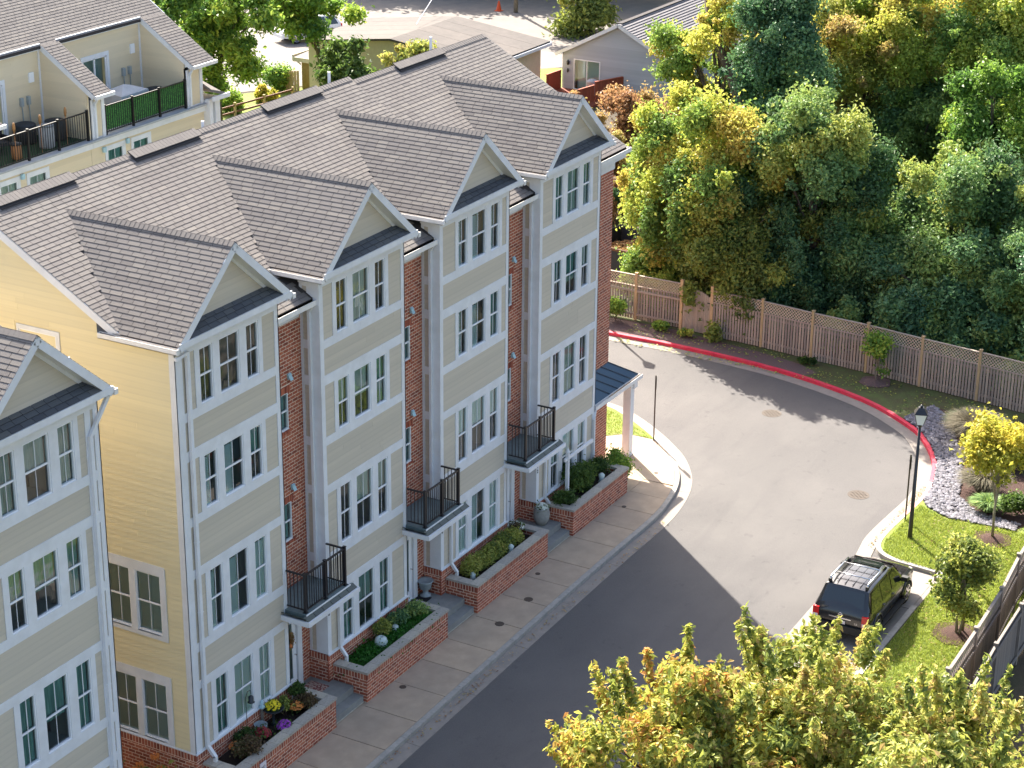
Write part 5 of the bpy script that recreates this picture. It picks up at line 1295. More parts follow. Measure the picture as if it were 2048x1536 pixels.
    # roof: party wall strips down to the eave, main slope above the decks
    ru = MB()
    for (a, b) in ([(-.85, .05)] + ([(w-.02, w+1.3)] if last else [])):
        ru.extrude([(a, -.35, rz_(-.35)), (b, -.35, rz_(-.35)), (b, 2.1, rz_(2.1)), (a, 2.1, rz_(2.1))], (0, 0, -.1))
        e = MB(); e.bar((a+.0, -.33, rz_(-.35)-.1), (a, 2.05, rz_(2.05)-.1), .03, .18); e.bar((b, -.33, rz_(-.35)-.1), (b, 2.05, rz_(2.05)-.1), .03, .18); e.box(a-.02, b+.1, -.47, -.36, rz_(-.35)-.15, rz_(-.35)-.02); e.build('fascia', 'gutter_white', t)
    a, b = -.85, (w+1.3 if last else w-.015)
    ru.extrude([(a, 1.95, rz_(1.95)-.02), (b, 1.95, rz_(1.95)-.02), (b, 8.6, rz_(8.6)-.02), (a, 8.6, rz_(8.6)-.02)], (0, 0, -.1)); ru.extrude([(a, 8.6, rz_(8.6)-.02), (b, 8.6, rz_(8.6)-.02), (b, 16, rz_(8.6)-4.5), (a, 16, rz_(8.6)-4.5)], (0, 0, -.1))
    rf = ru.build('roof', 'underlay', t); S = Pieces('shingle', 'shingle', rf, 'lap', 300); V_ = Vector((0, 1, sl)).normalized()
    for (p, q) in ([(-.85, .05)] + ([(w-.02, w+1.3)] if last else [])): shingles(S, Vector((0, -.37, rz_(-.37)+.01)), X, V_, (lambda v, p=p, q=q: (p, q)), 0, 2.3/V_.y)
    shingles(S, Vector((0, 1.93, rz_(1.93))), X, V_, (lambda v: (a, b)), 0, 6.7/V_.y); S.finish()
    if last:
        MB().bar((b+.01, 1.95, rz_(1.95)-.1), (b+.01, 8.6, rz_(8.6)-.1), .03, .2).build('rake_board', 'white_trim', t)
        MB().box(w+.95, w+1.0, .0, 16, 0, 11.9).add([(w+.97, 0, 11.9), (w+.97, 16, 11.9), (w+.97, 8.6, 17)], [(0, 1, 2)]).build('end_wall', 'siding_warm', t, tint=.5)
        lw = MB(); lw.extrude([(w+.98, -.42, 10.62), (w+2.0, -.42, 10.30), (w+2.0, 1.4, 10.30), (w+.98, 1.4, 11.5)], (0, 0, -.1)); lw.build('side_roof', 'shingle', t, tint=.5)
        lw = MB(); lw.box(w+.99, w+2.05, -.5, -.43, 10.15, 10.32); lw.box(w+1.0, w+1.2, -.3, -.1, 8, 10.2); lw.box(w+1.35, w+1.5, -.3, -.1, 8, 10.2); lw.box(w+1.0, w+1.9, -.1, 1.2, 6, 10.15); lw.build('side_porch', 'white_trim', t)
    for a, b in ((1.15, 9.64), (-.15, 9.6)):
        MB().box(a-.09, a+.05, -.12, -.03, b-.12, b+.06).build('exhaust_vent', 'vent_blue', t)
    MB().box(4.1, 4.34, 2.03, 2.09, 12.0, 12.35).build('wall_vent', 'white_vinyl', t)
    cd = MB()
    for a in (3.62, 3.98): cd.box(a-.06, a+.06, 1.98, 2.09, 11.25, 11.55); cd.bar((a, 2.03, 11.25), (a+.02, 2.03, 10.5), .03)
    cd.build('disconnect_box', 'conduit', t)
    for px in ((1.0, 5.2), (2.6, 5.9)):
        MB().tube([(px[0], px[1], rz_(px[1])-.1), (px[0], px[1], rz_(px[1])+.55)], .07, 10).build('vent_pipe', 'ac_dark', t, True)
    # rail
    rl = thing_part('deck_railing', t)
    q = MB(); zt, zb_ = 11.12, 10.17; q.box(.02, w-.02, -.03, .03, zt-.04, zt); q.build('rail', 'black_metal', rl); MB().box(.02, w-.02, -.02, .02, zb_-.03, zb_).build('rail', 'black_metal', rl)
    for i in range(4):
        x = .06+(w-.12)*i/3; MB().box(x-.04, x+.04, -.04, .04, 10.05, zt+.05).build('post', 'black_metal', rl)
    me = MB().box(-.009, .009, -.009, .009, zb_, zt-.03).build('baluster', 'black_metal', rl); n = 40
    for i in range(1, n):
        if i > 1: o = me.copy(); COL.objects.link(o); o.parent = rl
        else: o = me
        o.location = (w*i/n, 0, 0)
    return t
rear_house(19.28, 'tan rear townhouse at the row end with a green screened roof deck', True)
rear_house(13.72, 'tan rear townhouse with an open railed roof deck and garden torches', False)
def ac(x, y, label):
    t = thing('ac_unit', label, 'air conditioner', (x, y, 10.06), group='round topped cooling units on the roof decks')
    MB().lathe([(.36, .02), (.38, .06), (.38, .66), (.36, .70), (.30, .72)], seg=20).build('casing', 'ac_dark', t, True)
    MB().lathe([(.30, .715), (.24, .73), (.1, .70), (.02, .70)], seg=20).build('fan_grille', 'ac_dark', t, True)
ac(22.75, 20.75, 'cooling unit in the back corner of the screened roof deck'); ac(23.55, 20.2, 'cooling unit beside the cheek wall of the screened roof deck')
ac(17.0, 20.75, 'cooling unit at the back of the open roof deck'); ac(17.95, 20.2, 'cooling unit beside the cheek wall of the open roof deck')
sc = tag(MB().box(19.34, 23.96, 19.145, 19.155, 10.2, 11.05).build('privacy_screen', 'screen_green'), 'green leafy privacy screen tied behind the deck railing', 'screen')
t = thing('covered_table', 'grey cover draped over furniture on the screened roof deck', 'covered furniture', (21.6, 20.0, 10.06)); mb = MB()
V = [(-.95, -.55, 0), (.95, -.55, 0), (.95, .55, 0), (-.95, .55, 0), (-.75, -.42, 1.0), (.8, -.42, 1.0), (.8, .42, 1.05), (-.7, .42, 1.1), (-.1, 0, 1.3)]; mb.add(V, [(0, 1, 5, 4), (1, 2, 6, 5), (2, 3, 7, 6), (3, 0, 4, 7), (4, 5, 8), (5, 6, 8), (6, 7, 8), (7, 4, 8)]).build('cover', 'cover_grey', t)
for x, l in ((14.95, 'left bamboo torch on the open roof deck'), (16.25, 'middle bamboo torch on the open roof deck'), (17.55, 'right bamboo torch on the open roof deck')):
    t = thing('garden_torch', l, 'torch', (x, 19.35, 10.06), group='bamboo torches along the open roof deck'); MB().tube([(0, 0, 0), (0, 0, 1.05)], .018, 6).build('pole', 'lantern_copper', t); MB().lathe([(.03, 1.03), (.055, 1.15), (.05, 1.28), (.03, 1.36)], seg=10).build('burner', 'bamboo', t, True)
def chair(x, y, rz, label):
    t = thing('patio_chair', label, 'chair', (x, y, 10.06), rz, group='dark wicker chairs on the open roof deck'); MB().box(-.3, .3, -.3, .3, .3, .42).build('seat', 'wicker', t); MB().obox((0, .3, .62), (X, Vector((0, .97, .25)), Vector((0, -.25, .97))), (.6, .07, .6)).build('backrest', 'wicker', t)
    for sx in (-1, 1):
        MB().box(sx*.3-.03, sx*.3+.03, -.3, .3, .42, .58).build('armrest', 'wicker', t)
        for sy in (-1, 1): MB().box(sx*.27-.02, sx*.27+.02, sy*.26-.02, sy*.26+.02, 0, .3).build('leg', 'wicker', t)
chair(14.6, 20.5, R_(20), 'left dark wicker chair by the open deck back wall'); chair(15.5, 20.6, R_(-15), 'right dark wicker chair by the open deck back wall')
t = thing('deck_lantern', 'copper drum lantern standing on the open roof deck floor', 'lantern', (15.25, 19.6, 10.06)); MB().lathe([(.16, 0), (.18, .05), (.17, .5), (.14, .52)], seg=14).build('drum', 'lantern_copper', t, True); MB().lathe([(.2, .5), (.2, .55), (.05, .6)], seg=14).build('lid', 'ac_dark', t, True)
t = thing('storage_bin', 'pale round bin behind the open deck railing', 'bin', (16.95, 19.75, 10.06)); MB().lathe([(.26, 0), (.28, .05), (.28, .74), (.26, .78)], seg=16).build('drum', 'cover_grey', t, True); MB().lathe([(.29, .76), (.29, .80), (.1, .84)], seg=16).build('lid', 'ac_grey', t, True)

# ------------------------------------------------------------------ houses and yard beyond
struct(poly_sheet('parking_lot', [(60, 44.5), (65, 41.2), (71, 36), (77, 30.5), (88, 27), (110, 30), (120, 80), (60, 80)], .008, 'lot'))
struct(poly_sheet('far_lawn', [(52, 30), (58, 26), (78, 26), (76, 31.5), (69.5, 37), (64.6, 41), (59.6, 44.3), (54, 49), (46, 45)], .004, 'lawn'))
t = thing('grey_house', 'pale grey clapboard house with a sliding glass door and gable end', 'house', (71.2, 24.33, 0)); hy = 3.75; ez = 2.33; pz = 4.3
dh = (1.27, 2.92, .2, 1.95)
bk = MB(); grid_slab(bk, -hy, hy, 0, ez, [dh], 0, .1, 'y'); bk.add([(0, -hy, ez), (0, hy, ez), (0, 0, pz)], [(0, 1, 2)]); bk.box(0, 16, -hy, -hy+.1, 0, ez).box(0, 16, hy-.1, hy, 0, ez); bk.build('wall', 'siding_grey', t, tint=.5)
P = Pieces('siding_board', 'siding_grey', t, 'lap', 300); siding(P, -hy, hy, .05, pz-.1, -.001, 'y', -1, .145, top=lambda z: (-hy, hy) if z < ez else (-(pz-z)/.53, (pz-z)/.53), holes=[(dh[0]-.06, dh[1]+.06, dh[2], dh[3]+.06)], maxlen=9); P.finish()
d_ = MB(); grid_slab(d_, dh[0]-.06, dh[1]+.06, dh[2]-.05, dh[3]+.06, [(dh[0], 2.07, dh[2], dh[3]), (2.12, dh[1], dh[2], dh[3])], -.03, 0, 'y'); d_ = d_.build('sliding_door', 'white_vinyl', t)
for a, b in ((dh[0], 2.07), (2.12, dh[1])): MB().add([(-.01, a, dh[2]), (-.01, b, dh[2]), (-.01, b, dh[3]), (-.01, a, dh[3])], [(0, 1, 2, 3)]).build('pane', 'pane_glass', d_)
MB().box(.4, .42, dh[0], dh[1], 0, 2).build('door_backing', 'interior', d_)
rf = MB()
for s in (-1, 1): rf.extrude([(-.25, s*(hy+.35), ez-.17), (16.2, s*(hy+.35), ez-.17), (16.2, 0, pz+.03), (-.25, 0, pz+.03)], (0, 0, .1))
rf = rf.build('roof', 'roof_grey', t, tint=.4); S = Pieces('shingle', 'roof_grey', rf, 'lap', 200)
shingles(S, Vector((0, -hy-.36, ez-.07)), X, Vector((0, 1, .53)).normalized(), lambda v: (-.27, 16.2), 0, 4.6, step=.2, tab=(.9, 1.2), th=.03); S.finish()
rk = MB()
for s in (-1, 1): rk.bar((-.27, s*(hy+.37), ez-.14), (-.27, 0, pz+.05), .03, .2)
rk.build('rake_board', 'white_trim', t)
MB().box(-.02, 16, -.16, .16, pz+.1, pz+.17).build('ridge_vent', 'underlay', t)
MB().lathe([(.03, -.12), (.08, -.05), (.09, .1), (.03, .2)], (-.12, 3.32, 1.72), 8).lathe([(.02, -.1), (.08, -.02), (.06, .1), (.02, .16)], (-.12, 3.32, 1.25), 8).build('wall_lamp', 'black_metal', t, True)
def board_fence(label, a, b, h, m='red_wood', z0=0, w=.14, rail=True, grp='red stained deck fence boards'):
    t = thing('deck_fence', label, 'fence', (a[0], a[1], z0), group=grp); A = Vector((0, 0, 0)); Bv = Vector((b[0]-a[0], b[1]-a[1], 0)); L = Bv.length; d = Bv/L; n = Vector((-d.y, d.x, 0)); u = 0
    while u < L: MB().obox(d*(u+w/2)+Z*h/2, (d, n, Z), (w-.012, .025, h)).build('board', m, t, tint=random.random()); u += w
    MB().obox(d*L/2+Z*(h+.02), (d, n, Z), (L+.04, .12, .04)).build('top_rail', m, t, tint=.9)
board_fence('short red stained deck fence left of the sliding door', (69.4, 28.2), (71.0, 28.1), 1.25)
board_fence('red stained deck fence right of the sliding door, near section', (67.6, 25.1), (69.1, 24.85), 1.1)
board_fence('red stained deck fence right of the sliding door, taller far section', (69.1, 24.8), (71.1, 24.0), 1.3)
struct(MB().box(66.8, 71.15, 24.4, 28.2, .02, .16).build('deck_floor', 'red_wood', tint=.3))
t = tag(MB().lathe([(.3, 0), (.33, .1), (.35, .8), (.37, .86), (.2, .95)], seg=14).build('grill', 'cover_grey', smooth=True), 'grey covered grill on the red deck by the sliding door', 'grill'); t.location = (70.3, 25.6, .17)
t = thing('brown_roofed_house', 'low cream house with a broad brown roof behind the row', 'house', (64, 33.8, 0))
MB().box(-2.6, 4.1, -5.9, 5.9, 0, 3.42).add([(4.1, -5.9, 3.42), (4.1, 5.9, 3.42), (4.1, 0, 4.2)], [(0, 1, 2)]).add([(-2.6, -5.9, 3.42), (-2.6, 5.9, 3.42), (-2.6, 0, 4.2)], [(0, 2, 1)]).build('wall', 'cream_wall', t)
rf = MB()
for s in (-1, 1): rf.extrude([(-3, s*6.3, 3.42), (4.5, s*6.3, 3.42), (4.5, 0, 4.2), (-3, 0, 4.2)], (0, 0, .1))
rf = rf.build('roof', 'roof_brown', t, tint=.5)
for i in range(5):
    a = -3+1.5*i; MB().extrude([(a, -6.32, 3.53), (a+1.48, -6.32, 3.53), (a+1.48, 0, 4.31), (a, 0, 4.31)], (0, 0, .012)).build('roofing_sheet', 'roof_brown', rf, tint=random.random()); MB().extrude([(a, 6.32, 3.53), (a+1.48, 6.32, 3.53), (a+1.48, 0, 4.31), (a, 0, 4.31)], (0, 0, .012)).build('roofing_sheet', 'roof_brown', rf, tint=random.random())
MB().box(-3, 4.55, -6.42, -6.33, 3.28, 3.46).box(4.5, 4.56, -6.4, 6.4, 3.3, 3.5).build('fascia', 'white_trim', t); MB().box(4.15, 4.22, -5.7, -5.6, 0, 3.3).build('downspout', 'white_trim', t)
t = thing('shed', 'ochre shed with a pale green fascia behind the row ridge', 'shed', (63.2, 39.5, 0)); MB().box(0, 3.6, -2.1, 2.0, 0, 1.9).build('wall', 'shed_wall', t); MB().extrude([(-.3, -2.4, 1.9), (4, -2.4, 2.1), (4, 2.4, 2.1), (-.3, 2.4, 1.9)], (0, 0, .08)).build('roof', 'lot', t); MB().box(-.36, -.3, -2.4, 2.4, 1.72, 1.98).box(-.3, 4, 2.4, 2.46, 1.75, 2.1).build('fascia', 'shed_roof', t); MB().bar((-.3, 2.2, 1.8), (-.02, 2.05, 1.5), .08).build('downspout', 'white_trim', t)
t = thing('split_rail_fence', 'two rail wooden fence on the lawn beyond the rear townhouse', 'fence', (50.5, 41.2, 0)); A = Vector((0, 0, 0)); D_ = Vector((9.6, -1.2, 0))
for i in range(5): MB().obox(D_*i/4+Z*.45, (X, Y, Z), (.12, .12, 1.0)).build('post', 'post_wood', t, tint=.4)
for i in range(4):
    for z in (.4, .78): MB().bar(D_*i/4+Z*z, D_*(i+1)/4+Z*z, .07, .1).build('rail', 'rust_wood', t)
t = thing('picket_gate', 'small brown picket gate beside the ochre shed', 'gate', (62.2, 42.5, 0))
for i in range(8): MB().box(.0, .03, -.0-.2*i-.08, -.2*i+.08, 0, 1.15+.03*i).build('picket', 'post_wood', t, tint=random.random())
MB().box(-.1, .1, .1, .3, 0, 1.3).build('post', 'rust_wood', t)
t = thing('utility_pole', 'bare wooden utility pole among the far trees', 'utility pole', (90.1, 41.9, 0)); MB().tube([(0, 0, 0), (0, 0, 9)], [.16, .11], 10).build('pole', 'bark_light', t, True); MB().box(-.06, .06, -1.1, 1.1, 8.3, 8.42).build('cross_arm', 'grey_wood', t, tint=.4)
w_ = tag(MB().tube([(90.1, 42.9, 8.4), (80, 39.5, 6.8), (71, 36.4, 5.6), (64.5, 34.2, 4.5)], .022, 5).build('service_wire', 'white_vinyl'), 'pale overhead wire from the pole to the brown roof', 'cable')
t = thing('traffic_cone', 'orange cone at the edge of the shaded road', 'cone', (89.96, 43.2, 0)); MB().lathe([(.2, .04), (.05, .7), (.0, .72)], seg=12).box(-.24, .24, -.24, .24, 0, .04).build('cone', 'orange_plastic', t)
t = thing('compost_bin', 'open dark bin heaped with garden waste behind the lattice fence', 'bin', (43.0, 9.9, 0), R_(-8)); g = MB(); w2, l2 = 1.25, 1.6
for (a, b, c, d) in ((-l2, l2, -w2, -w2+.06), (-l2, l2, w2-.06, w2), (-l2, -l2+.06, -w2, w2), (l2-.06, l2, -w2, w2)): g.box(a, b, c, d, 0, 1.3)
g.build('side_panel', 'dumpster', t); MB().box(-l2-.04, l2+.04, -w2-.04, -w2+.0, 1.2, 1.32).box(-l2-.04, -l2, -w2, w2, 1.2, 1.32).build('rim', 'rust_wood', t); pl = leaf_mesh('garden_waste', 2200, [((0, 0, .6), (1.4, 1.1, .35))], .1, 'leaf_rust', t, .8, 0)

# ------------------------------------------------------------------ trees of the wooded edge
TG = 'trees of the wooded edge behind the fence'
def wtree(label, c, r, n, m, size=.15, nc=30, cr=.75, mul=1.5, trange=(.15, .75), base=None, r0=.16, tgrad=.15, drape=.45, grow=1.3, **k):
    b = base or (c[0]+random.uniform(-.5, .5), c[1]+random.uniform(-.5, .5), 0)
    t = thing('tree', label, 'tree', b, group=TG); cc = Vector(c)-Vector(b); r = [q*grow for q in r]; cl = []
    nn = int(nc*2.2); rs = random.Random(int(abs(c[0]*91+c[1]*57)))
    while len(cl) < nn:
        z = rs.uniform(-1, 1); a = rs.uniform(0, 2*math.pi); q = math.sqrt(1-z*z); kk = rs.random()**.4
        kk *= 1+.55*noise.noise(Vector((2.1*math.cos(a)*q+c[0], 2.1*math.sin(a)*q+c[1], 2.1*z+c[2])))
        s_ = cr*.66*rs.choice((.35, .5, .65, .85, 1.1, 1.4)); cl.append(((cc.x+r[0]*kk*q*math.cos(a), cc.y+r[1]*kk*q*math.sin(a), cc.z+r[2]*kk*z), (s_, s_, s_*rs.uniform(.6, 1.3))))
    for i_ in range(int(nn*drape)):      # skirts and hanging strands
        a = rs.uniform(0, 2*math.pi); q = rs.uniform(.45, 1.0); z = rs.uniform(.25, max(.5, cc.z)); s_ = cr*rs.uniform(.35, .8)
        cl.append(((cc.x+r[0]*q*math.cos(a), cc.y+r[1]*q*math.sin(a), z), (s_*.8, s_*.8, s_*rs.uniform(.9, 1.9))))
    tm, tw_ = (trange[0]+trange[1])/2, (trange[1]-trange[0])*.72
    tc = [min(.97, max(.03, tm+tw_*.85*(rs.random()**1.2*2-.9)+tgrad*(q_[0][2]-cc.z)/max(r[2], .1))) for q_ in cl]  # tgrad tints upper clumps yellower, sunlight on the tops put into leaf colour
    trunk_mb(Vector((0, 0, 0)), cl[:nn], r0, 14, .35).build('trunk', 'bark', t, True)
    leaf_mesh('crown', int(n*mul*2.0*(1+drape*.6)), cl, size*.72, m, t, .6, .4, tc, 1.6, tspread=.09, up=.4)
    return t
random.seed(21)
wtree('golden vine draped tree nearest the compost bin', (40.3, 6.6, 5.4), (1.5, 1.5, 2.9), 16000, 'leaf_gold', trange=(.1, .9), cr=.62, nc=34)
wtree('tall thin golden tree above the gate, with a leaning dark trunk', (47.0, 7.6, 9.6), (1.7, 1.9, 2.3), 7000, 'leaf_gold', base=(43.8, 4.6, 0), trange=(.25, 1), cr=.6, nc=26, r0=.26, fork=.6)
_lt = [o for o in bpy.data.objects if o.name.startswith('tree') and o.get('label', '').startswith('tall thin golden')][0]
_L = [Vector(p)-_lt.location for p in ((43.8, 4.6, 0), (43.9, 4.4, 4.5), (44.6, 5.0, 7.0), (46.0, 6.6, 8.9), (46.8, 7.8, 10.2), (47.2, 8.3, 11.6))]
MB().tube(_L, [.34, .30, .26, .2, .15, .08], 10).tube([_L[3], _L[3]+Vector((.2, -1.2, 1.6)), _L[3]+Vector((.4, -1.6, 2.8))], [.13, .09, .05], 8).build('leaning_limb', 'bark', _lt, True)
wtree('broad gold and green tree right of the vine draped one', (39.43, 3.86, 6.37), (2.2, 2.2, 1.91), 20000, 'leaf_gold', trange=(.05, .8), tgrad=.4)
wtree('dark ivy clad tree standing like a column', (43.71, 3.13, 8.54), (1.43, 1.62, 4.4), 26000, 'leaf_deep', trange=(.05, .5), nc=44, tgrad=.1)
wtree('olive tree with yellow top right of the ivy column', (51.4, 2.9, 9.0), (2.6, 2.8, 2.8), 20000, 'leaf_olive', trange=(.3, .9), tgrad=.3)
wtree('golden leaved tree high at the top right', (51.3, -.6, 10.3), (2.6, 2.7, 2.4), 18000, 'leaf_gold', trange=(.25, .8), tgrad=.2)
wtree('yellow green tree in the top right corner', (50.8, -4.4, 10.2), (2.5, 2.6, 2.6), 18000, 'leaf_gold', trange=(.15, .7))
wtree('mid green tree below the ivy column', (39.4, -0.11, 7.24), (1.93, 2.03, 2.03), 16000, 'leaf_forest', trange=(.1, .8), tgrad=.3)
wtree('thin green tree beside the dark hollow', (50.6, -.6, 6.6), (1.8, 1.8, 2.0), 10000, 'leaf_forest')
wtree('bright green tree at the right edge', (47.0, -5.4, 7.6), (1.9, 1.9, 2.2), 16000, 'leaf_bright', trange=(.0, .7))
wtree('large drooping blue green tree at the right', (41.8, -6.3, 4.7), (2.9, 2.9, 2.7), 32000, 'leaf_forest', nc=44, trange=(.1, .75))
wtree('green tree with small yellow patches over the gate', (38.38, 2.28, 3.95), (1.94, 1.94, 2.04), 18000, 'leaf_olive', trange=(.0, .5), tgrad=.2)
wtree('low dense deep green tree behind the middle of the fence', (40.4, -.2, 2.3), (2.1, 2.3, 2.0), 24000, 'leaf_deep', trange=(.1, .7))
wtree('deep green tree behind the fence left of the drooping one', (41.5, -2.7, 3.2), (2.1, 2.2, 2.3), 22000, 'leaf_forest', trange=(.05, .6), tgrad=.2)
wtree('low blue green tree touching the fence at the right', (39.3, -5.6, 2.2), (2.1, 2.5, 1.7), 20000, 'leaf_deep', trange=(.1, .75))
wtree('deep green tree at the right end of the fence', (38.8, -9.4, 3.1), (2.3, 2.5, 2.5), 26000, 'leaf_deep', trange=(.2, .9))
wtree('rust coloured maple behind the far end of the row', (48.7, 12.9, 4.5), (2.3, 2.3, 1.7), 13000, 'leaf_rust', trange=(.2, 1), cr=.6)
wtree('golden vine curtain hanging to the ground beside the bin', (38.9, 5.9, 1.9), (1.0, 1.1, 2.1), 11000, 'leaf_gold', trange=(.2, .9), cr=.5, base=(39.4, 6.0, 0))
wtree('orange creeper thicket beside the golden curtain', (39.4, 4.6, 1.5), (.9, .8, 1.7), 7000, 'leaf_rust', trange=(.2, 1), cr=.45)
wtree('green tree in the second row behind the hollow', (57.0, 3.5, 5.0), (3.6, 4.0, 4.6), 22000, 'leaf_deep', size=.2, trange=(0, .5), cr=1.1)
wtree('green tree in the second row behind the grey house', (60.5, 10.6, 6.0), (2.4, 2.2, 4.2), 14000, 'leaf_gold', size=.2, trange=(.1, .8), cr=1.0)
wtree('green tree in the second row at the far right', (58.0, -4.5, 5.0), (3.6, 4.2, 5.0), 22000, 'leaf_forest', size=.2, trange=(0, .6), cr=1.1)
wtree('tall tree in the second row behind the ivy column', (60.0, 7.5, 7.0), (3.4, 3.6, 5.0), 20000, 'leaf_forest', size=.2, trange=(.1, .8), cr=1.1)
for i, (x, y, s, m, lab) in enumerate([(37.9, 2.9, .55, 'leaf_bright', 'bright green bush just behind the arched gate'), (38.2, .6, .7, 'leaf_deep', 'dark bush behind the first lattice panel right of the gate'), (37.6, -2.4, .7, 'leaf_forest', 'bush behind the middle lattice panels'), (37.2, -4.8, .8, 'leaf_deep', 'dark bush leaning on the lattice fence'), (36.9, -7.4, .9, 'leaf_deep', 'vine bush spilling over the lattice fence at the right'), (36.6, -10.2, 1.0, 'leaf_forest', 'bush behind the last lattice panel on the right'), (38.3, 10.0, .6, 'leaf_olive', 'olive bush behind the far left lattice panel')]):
    shrub('bush', lab, 'shrub', (x, y, 0), (s, s*1.3, .95), 3200, .13, m, group='bushes behind the lattice fence', nclump=12)
shrub('bush', 'white flowering bush at the brick corner in front of the fence', 'shrub', (36.3, 6.9, 0), (.45, .5, .6), 1800, .08, 'leaf_bright', trange=(.3, 1))
shrub('bush', 'bright green plant in the mulch left of the gate', 'shrub', (36.2, 4.75, 0), (.32, .42, .22), 1300, .09, 'leaf_bright', trange=(.2, .9))
shrub('bush', 'small yellow green plant in the mulch before the gate', 'shrub', (36.0, 3.55, 0), (.3, .38, .2), 1100, .08, 'leaf_gold', trange=(.2, .8))
shrub('bush', 'dark low plant against the fence right of the gate', 'shrub', (35.6, -1.9, 0), (.22, .5, .18), 900, .08, 'leaf_green', trange=(.1, .6))
shrub('hedge_ball', 'dark clipped bush on the drive beyond the brick corner', 'shrub', (49.5, 14.1, 0), (.9, .9, .75), 4500, .11, 'leaf_deep')
# left background
random.seed(5)
LG = 'trees behind the rear townhouses'
def ltree(label, c, r, n, m, base, size=.17, nc=26, cr=.8, trange=(.2, .8), r0=.2, **k): return tree('tree', label, 'tree', base, c, r, n, size, m, nc, cr, r0, 'bark', LG, trange, nlimb=12, **k)
ltree('large green tree directly behind the rear townhouse end', (52.5, 39.6, 5.6), (3.2, 3.5, 4.2), 22000, 'leaf_bright', (52.8, 39.8, 0), cr=.6, nc=34, shell=.5)
ltree('spreading tree over the white car with open branches', (58.6, 38.0, 6.2), (3.0, 4.2, 2.9), 15000, 'leaf_bright', (60.5, 37.6, 0), cr=.55, nc=30, shell=.5)
ltree('green tree just left of the brown roofed house', (54.6, 32.4, 3.6), (1.7, 1.9, 2.4), 12000, 'leaf_green', (54.8, 32.4, 0), trange=(.3, 1), cr=.55)
ltree('small pale leaved tree against the brown roof', (58.2, 30.7, 4.0), (1.2, 1.4, 1.7), 5000, 'leaf_olive', (58.2, 30.7, 0), size=.13, cr=.4)
ltree('tree behind the left townhouse roof', (48.5, 40.5, 6.5), (3.0, 3.2, 4.0), 15000, 'leaf_bright', (48.6, 40.5, 0), cr=.7)
ltree('broad grey green tree beside the grey house roof', (86.5, 34.0, 3.4), (3.2, 4.0, 3.0), 15000, 'leaf_olive', (86.5, 34.0, 0), size=.2, trange=(0, .6), cr=.8)
for i, (x, y, z, r, m, lab) in enumerate([(97, 52, 3, 4.5, 'leaf_green', 'far tree at the top left of the shaded road'), (99, 46, 3, 4.5, 'leaf_olive', 'far tree behind the utility pole'), (101, 39, 3.5, 5, 'leaf_green', 'far tree right of the utility pole'), (104, 31, 4, 5.5, 'leaf_forest', 'far tree above the grey house'), (96, 60, 4, 5, 'leaf_bright', 'far tree at the top left corner of the yard'), (103, 22, 5, 6, 'leaf_olive', 'far tree behind the grey house roof'), (98, 12, 5, 6, 'leaf_forest', 'far tree above the wooded edge'), (92, 2, 5, 6, 'leaf_gold', 'far yellow tree above the wooded edge')]):
    tree('tree', lab, 'tree', (x, y, 0), (x, y, z+2.4), (r*1.25, r*1.3, r*1.05), 13000, .3, m, 34, r*.3, .25, 'bark', 'far trees along the road', (.1, .7))
shrub('hedge_ball', 'round clipped green bush beside the sunlit yard', 'shrub', (62.3, 42.3, 0), (1.0, 1.05, .85), 5000, .11, 'leaf_bright', trange=(.1, .7), nclump=16)
shrub('hedge_ball', 'low yellow bush in front of the round clipped one', 'shrub', (59.6, 41.7, 0), (1.0, 1.3, .45), 4200, .11, 'leaf_yellow', trange=(.2, 1), nclump=14)
shrub('bush', 'loose green shrub by the two rail fence', 'shrub', (56.4, 41.6, 0), (.9, 1.2, .7), 3000, .12, 'leaf_bright', nclump=12)

# ------------------------------------------------------------------ planted bed, young trees, foreground trees
random.seed(11)
bed = [p for p in offset(RED, .015) if p[1] < -6.6 and p[0] > 25.6 and p[1] > -10.1]
struct(MB().prism([*bed, (25.2, -10.35), (24.7, -11.2), (24.85, -13.4), (26.4, -13.9), (29.0, -12.6), (31.2, -11.2), (33.3, -9.6), (33.9, -7.6)], -.2, .012).build('stone_bed', 'mulch'))
def in_poly(x, y, poly):
    c = False; n = len(poly)
    for i in range(n):
        x1, y1 = poly[i]; x2, y2 = poly[(i+1) % n]
        if (y1 > y) != (y2 > y) and x < (x2-x1)*(y-y1)/(y2-y1)+x1: c = not c
    return c
BP = [*bed, (25.2, -10.35), (24.7, -11.2), (24.85, -13.4), (25.4, -13.4), (25.6, -11.9), (26.5, -11.0), (28.1, -10.6), (29.6, -10.1), (31.4, -9.3), (33.0, -8.6), (33.9, -7.6)]
OV = np.array([(1, 0, 0), (-1, 0, 0), (0, 1, 0), (0, -1, 0), (0, 0, 1), (0, 0, -1)], float); OF = np.array([(0, 2, 4), (2, 1, 4), (1, 3, 4), (3, 0, 4), (2, 0, 5), (1, 2, 5), (3, 1, 5), (0, 3, 5)])
ico = bmesh.new(); bmesh.ops.create_icosphere(ico, subdivisions=1, radius=1); IV = np.array([v.co[:] for v in ico.verts]); IF = np.array([[v.index for v in f.verts] for f in ico.faces]); ico.free()
pts = []
while len(pts) < 4200:
    x, y = random.uniform(24.6, 34), random.uniform(-13.6, -6.6)
    if in_poly(x, y, BP): pts.append((x, y))
pts = np.array(pts); n = len(pts); S = (.035+.05*rng.random((n, 1)))*(1+.35*rng.normal(size=(n, 3))*.5); V = IV[None]*S[:, None, :]*np.array([1, 1, .6]); V[:, :, 0] += pts[:, :1]; V[:, :, 1] += pts[:, 1:]; V[:, :, 2] += .03+.03*rng.random((n, 1))
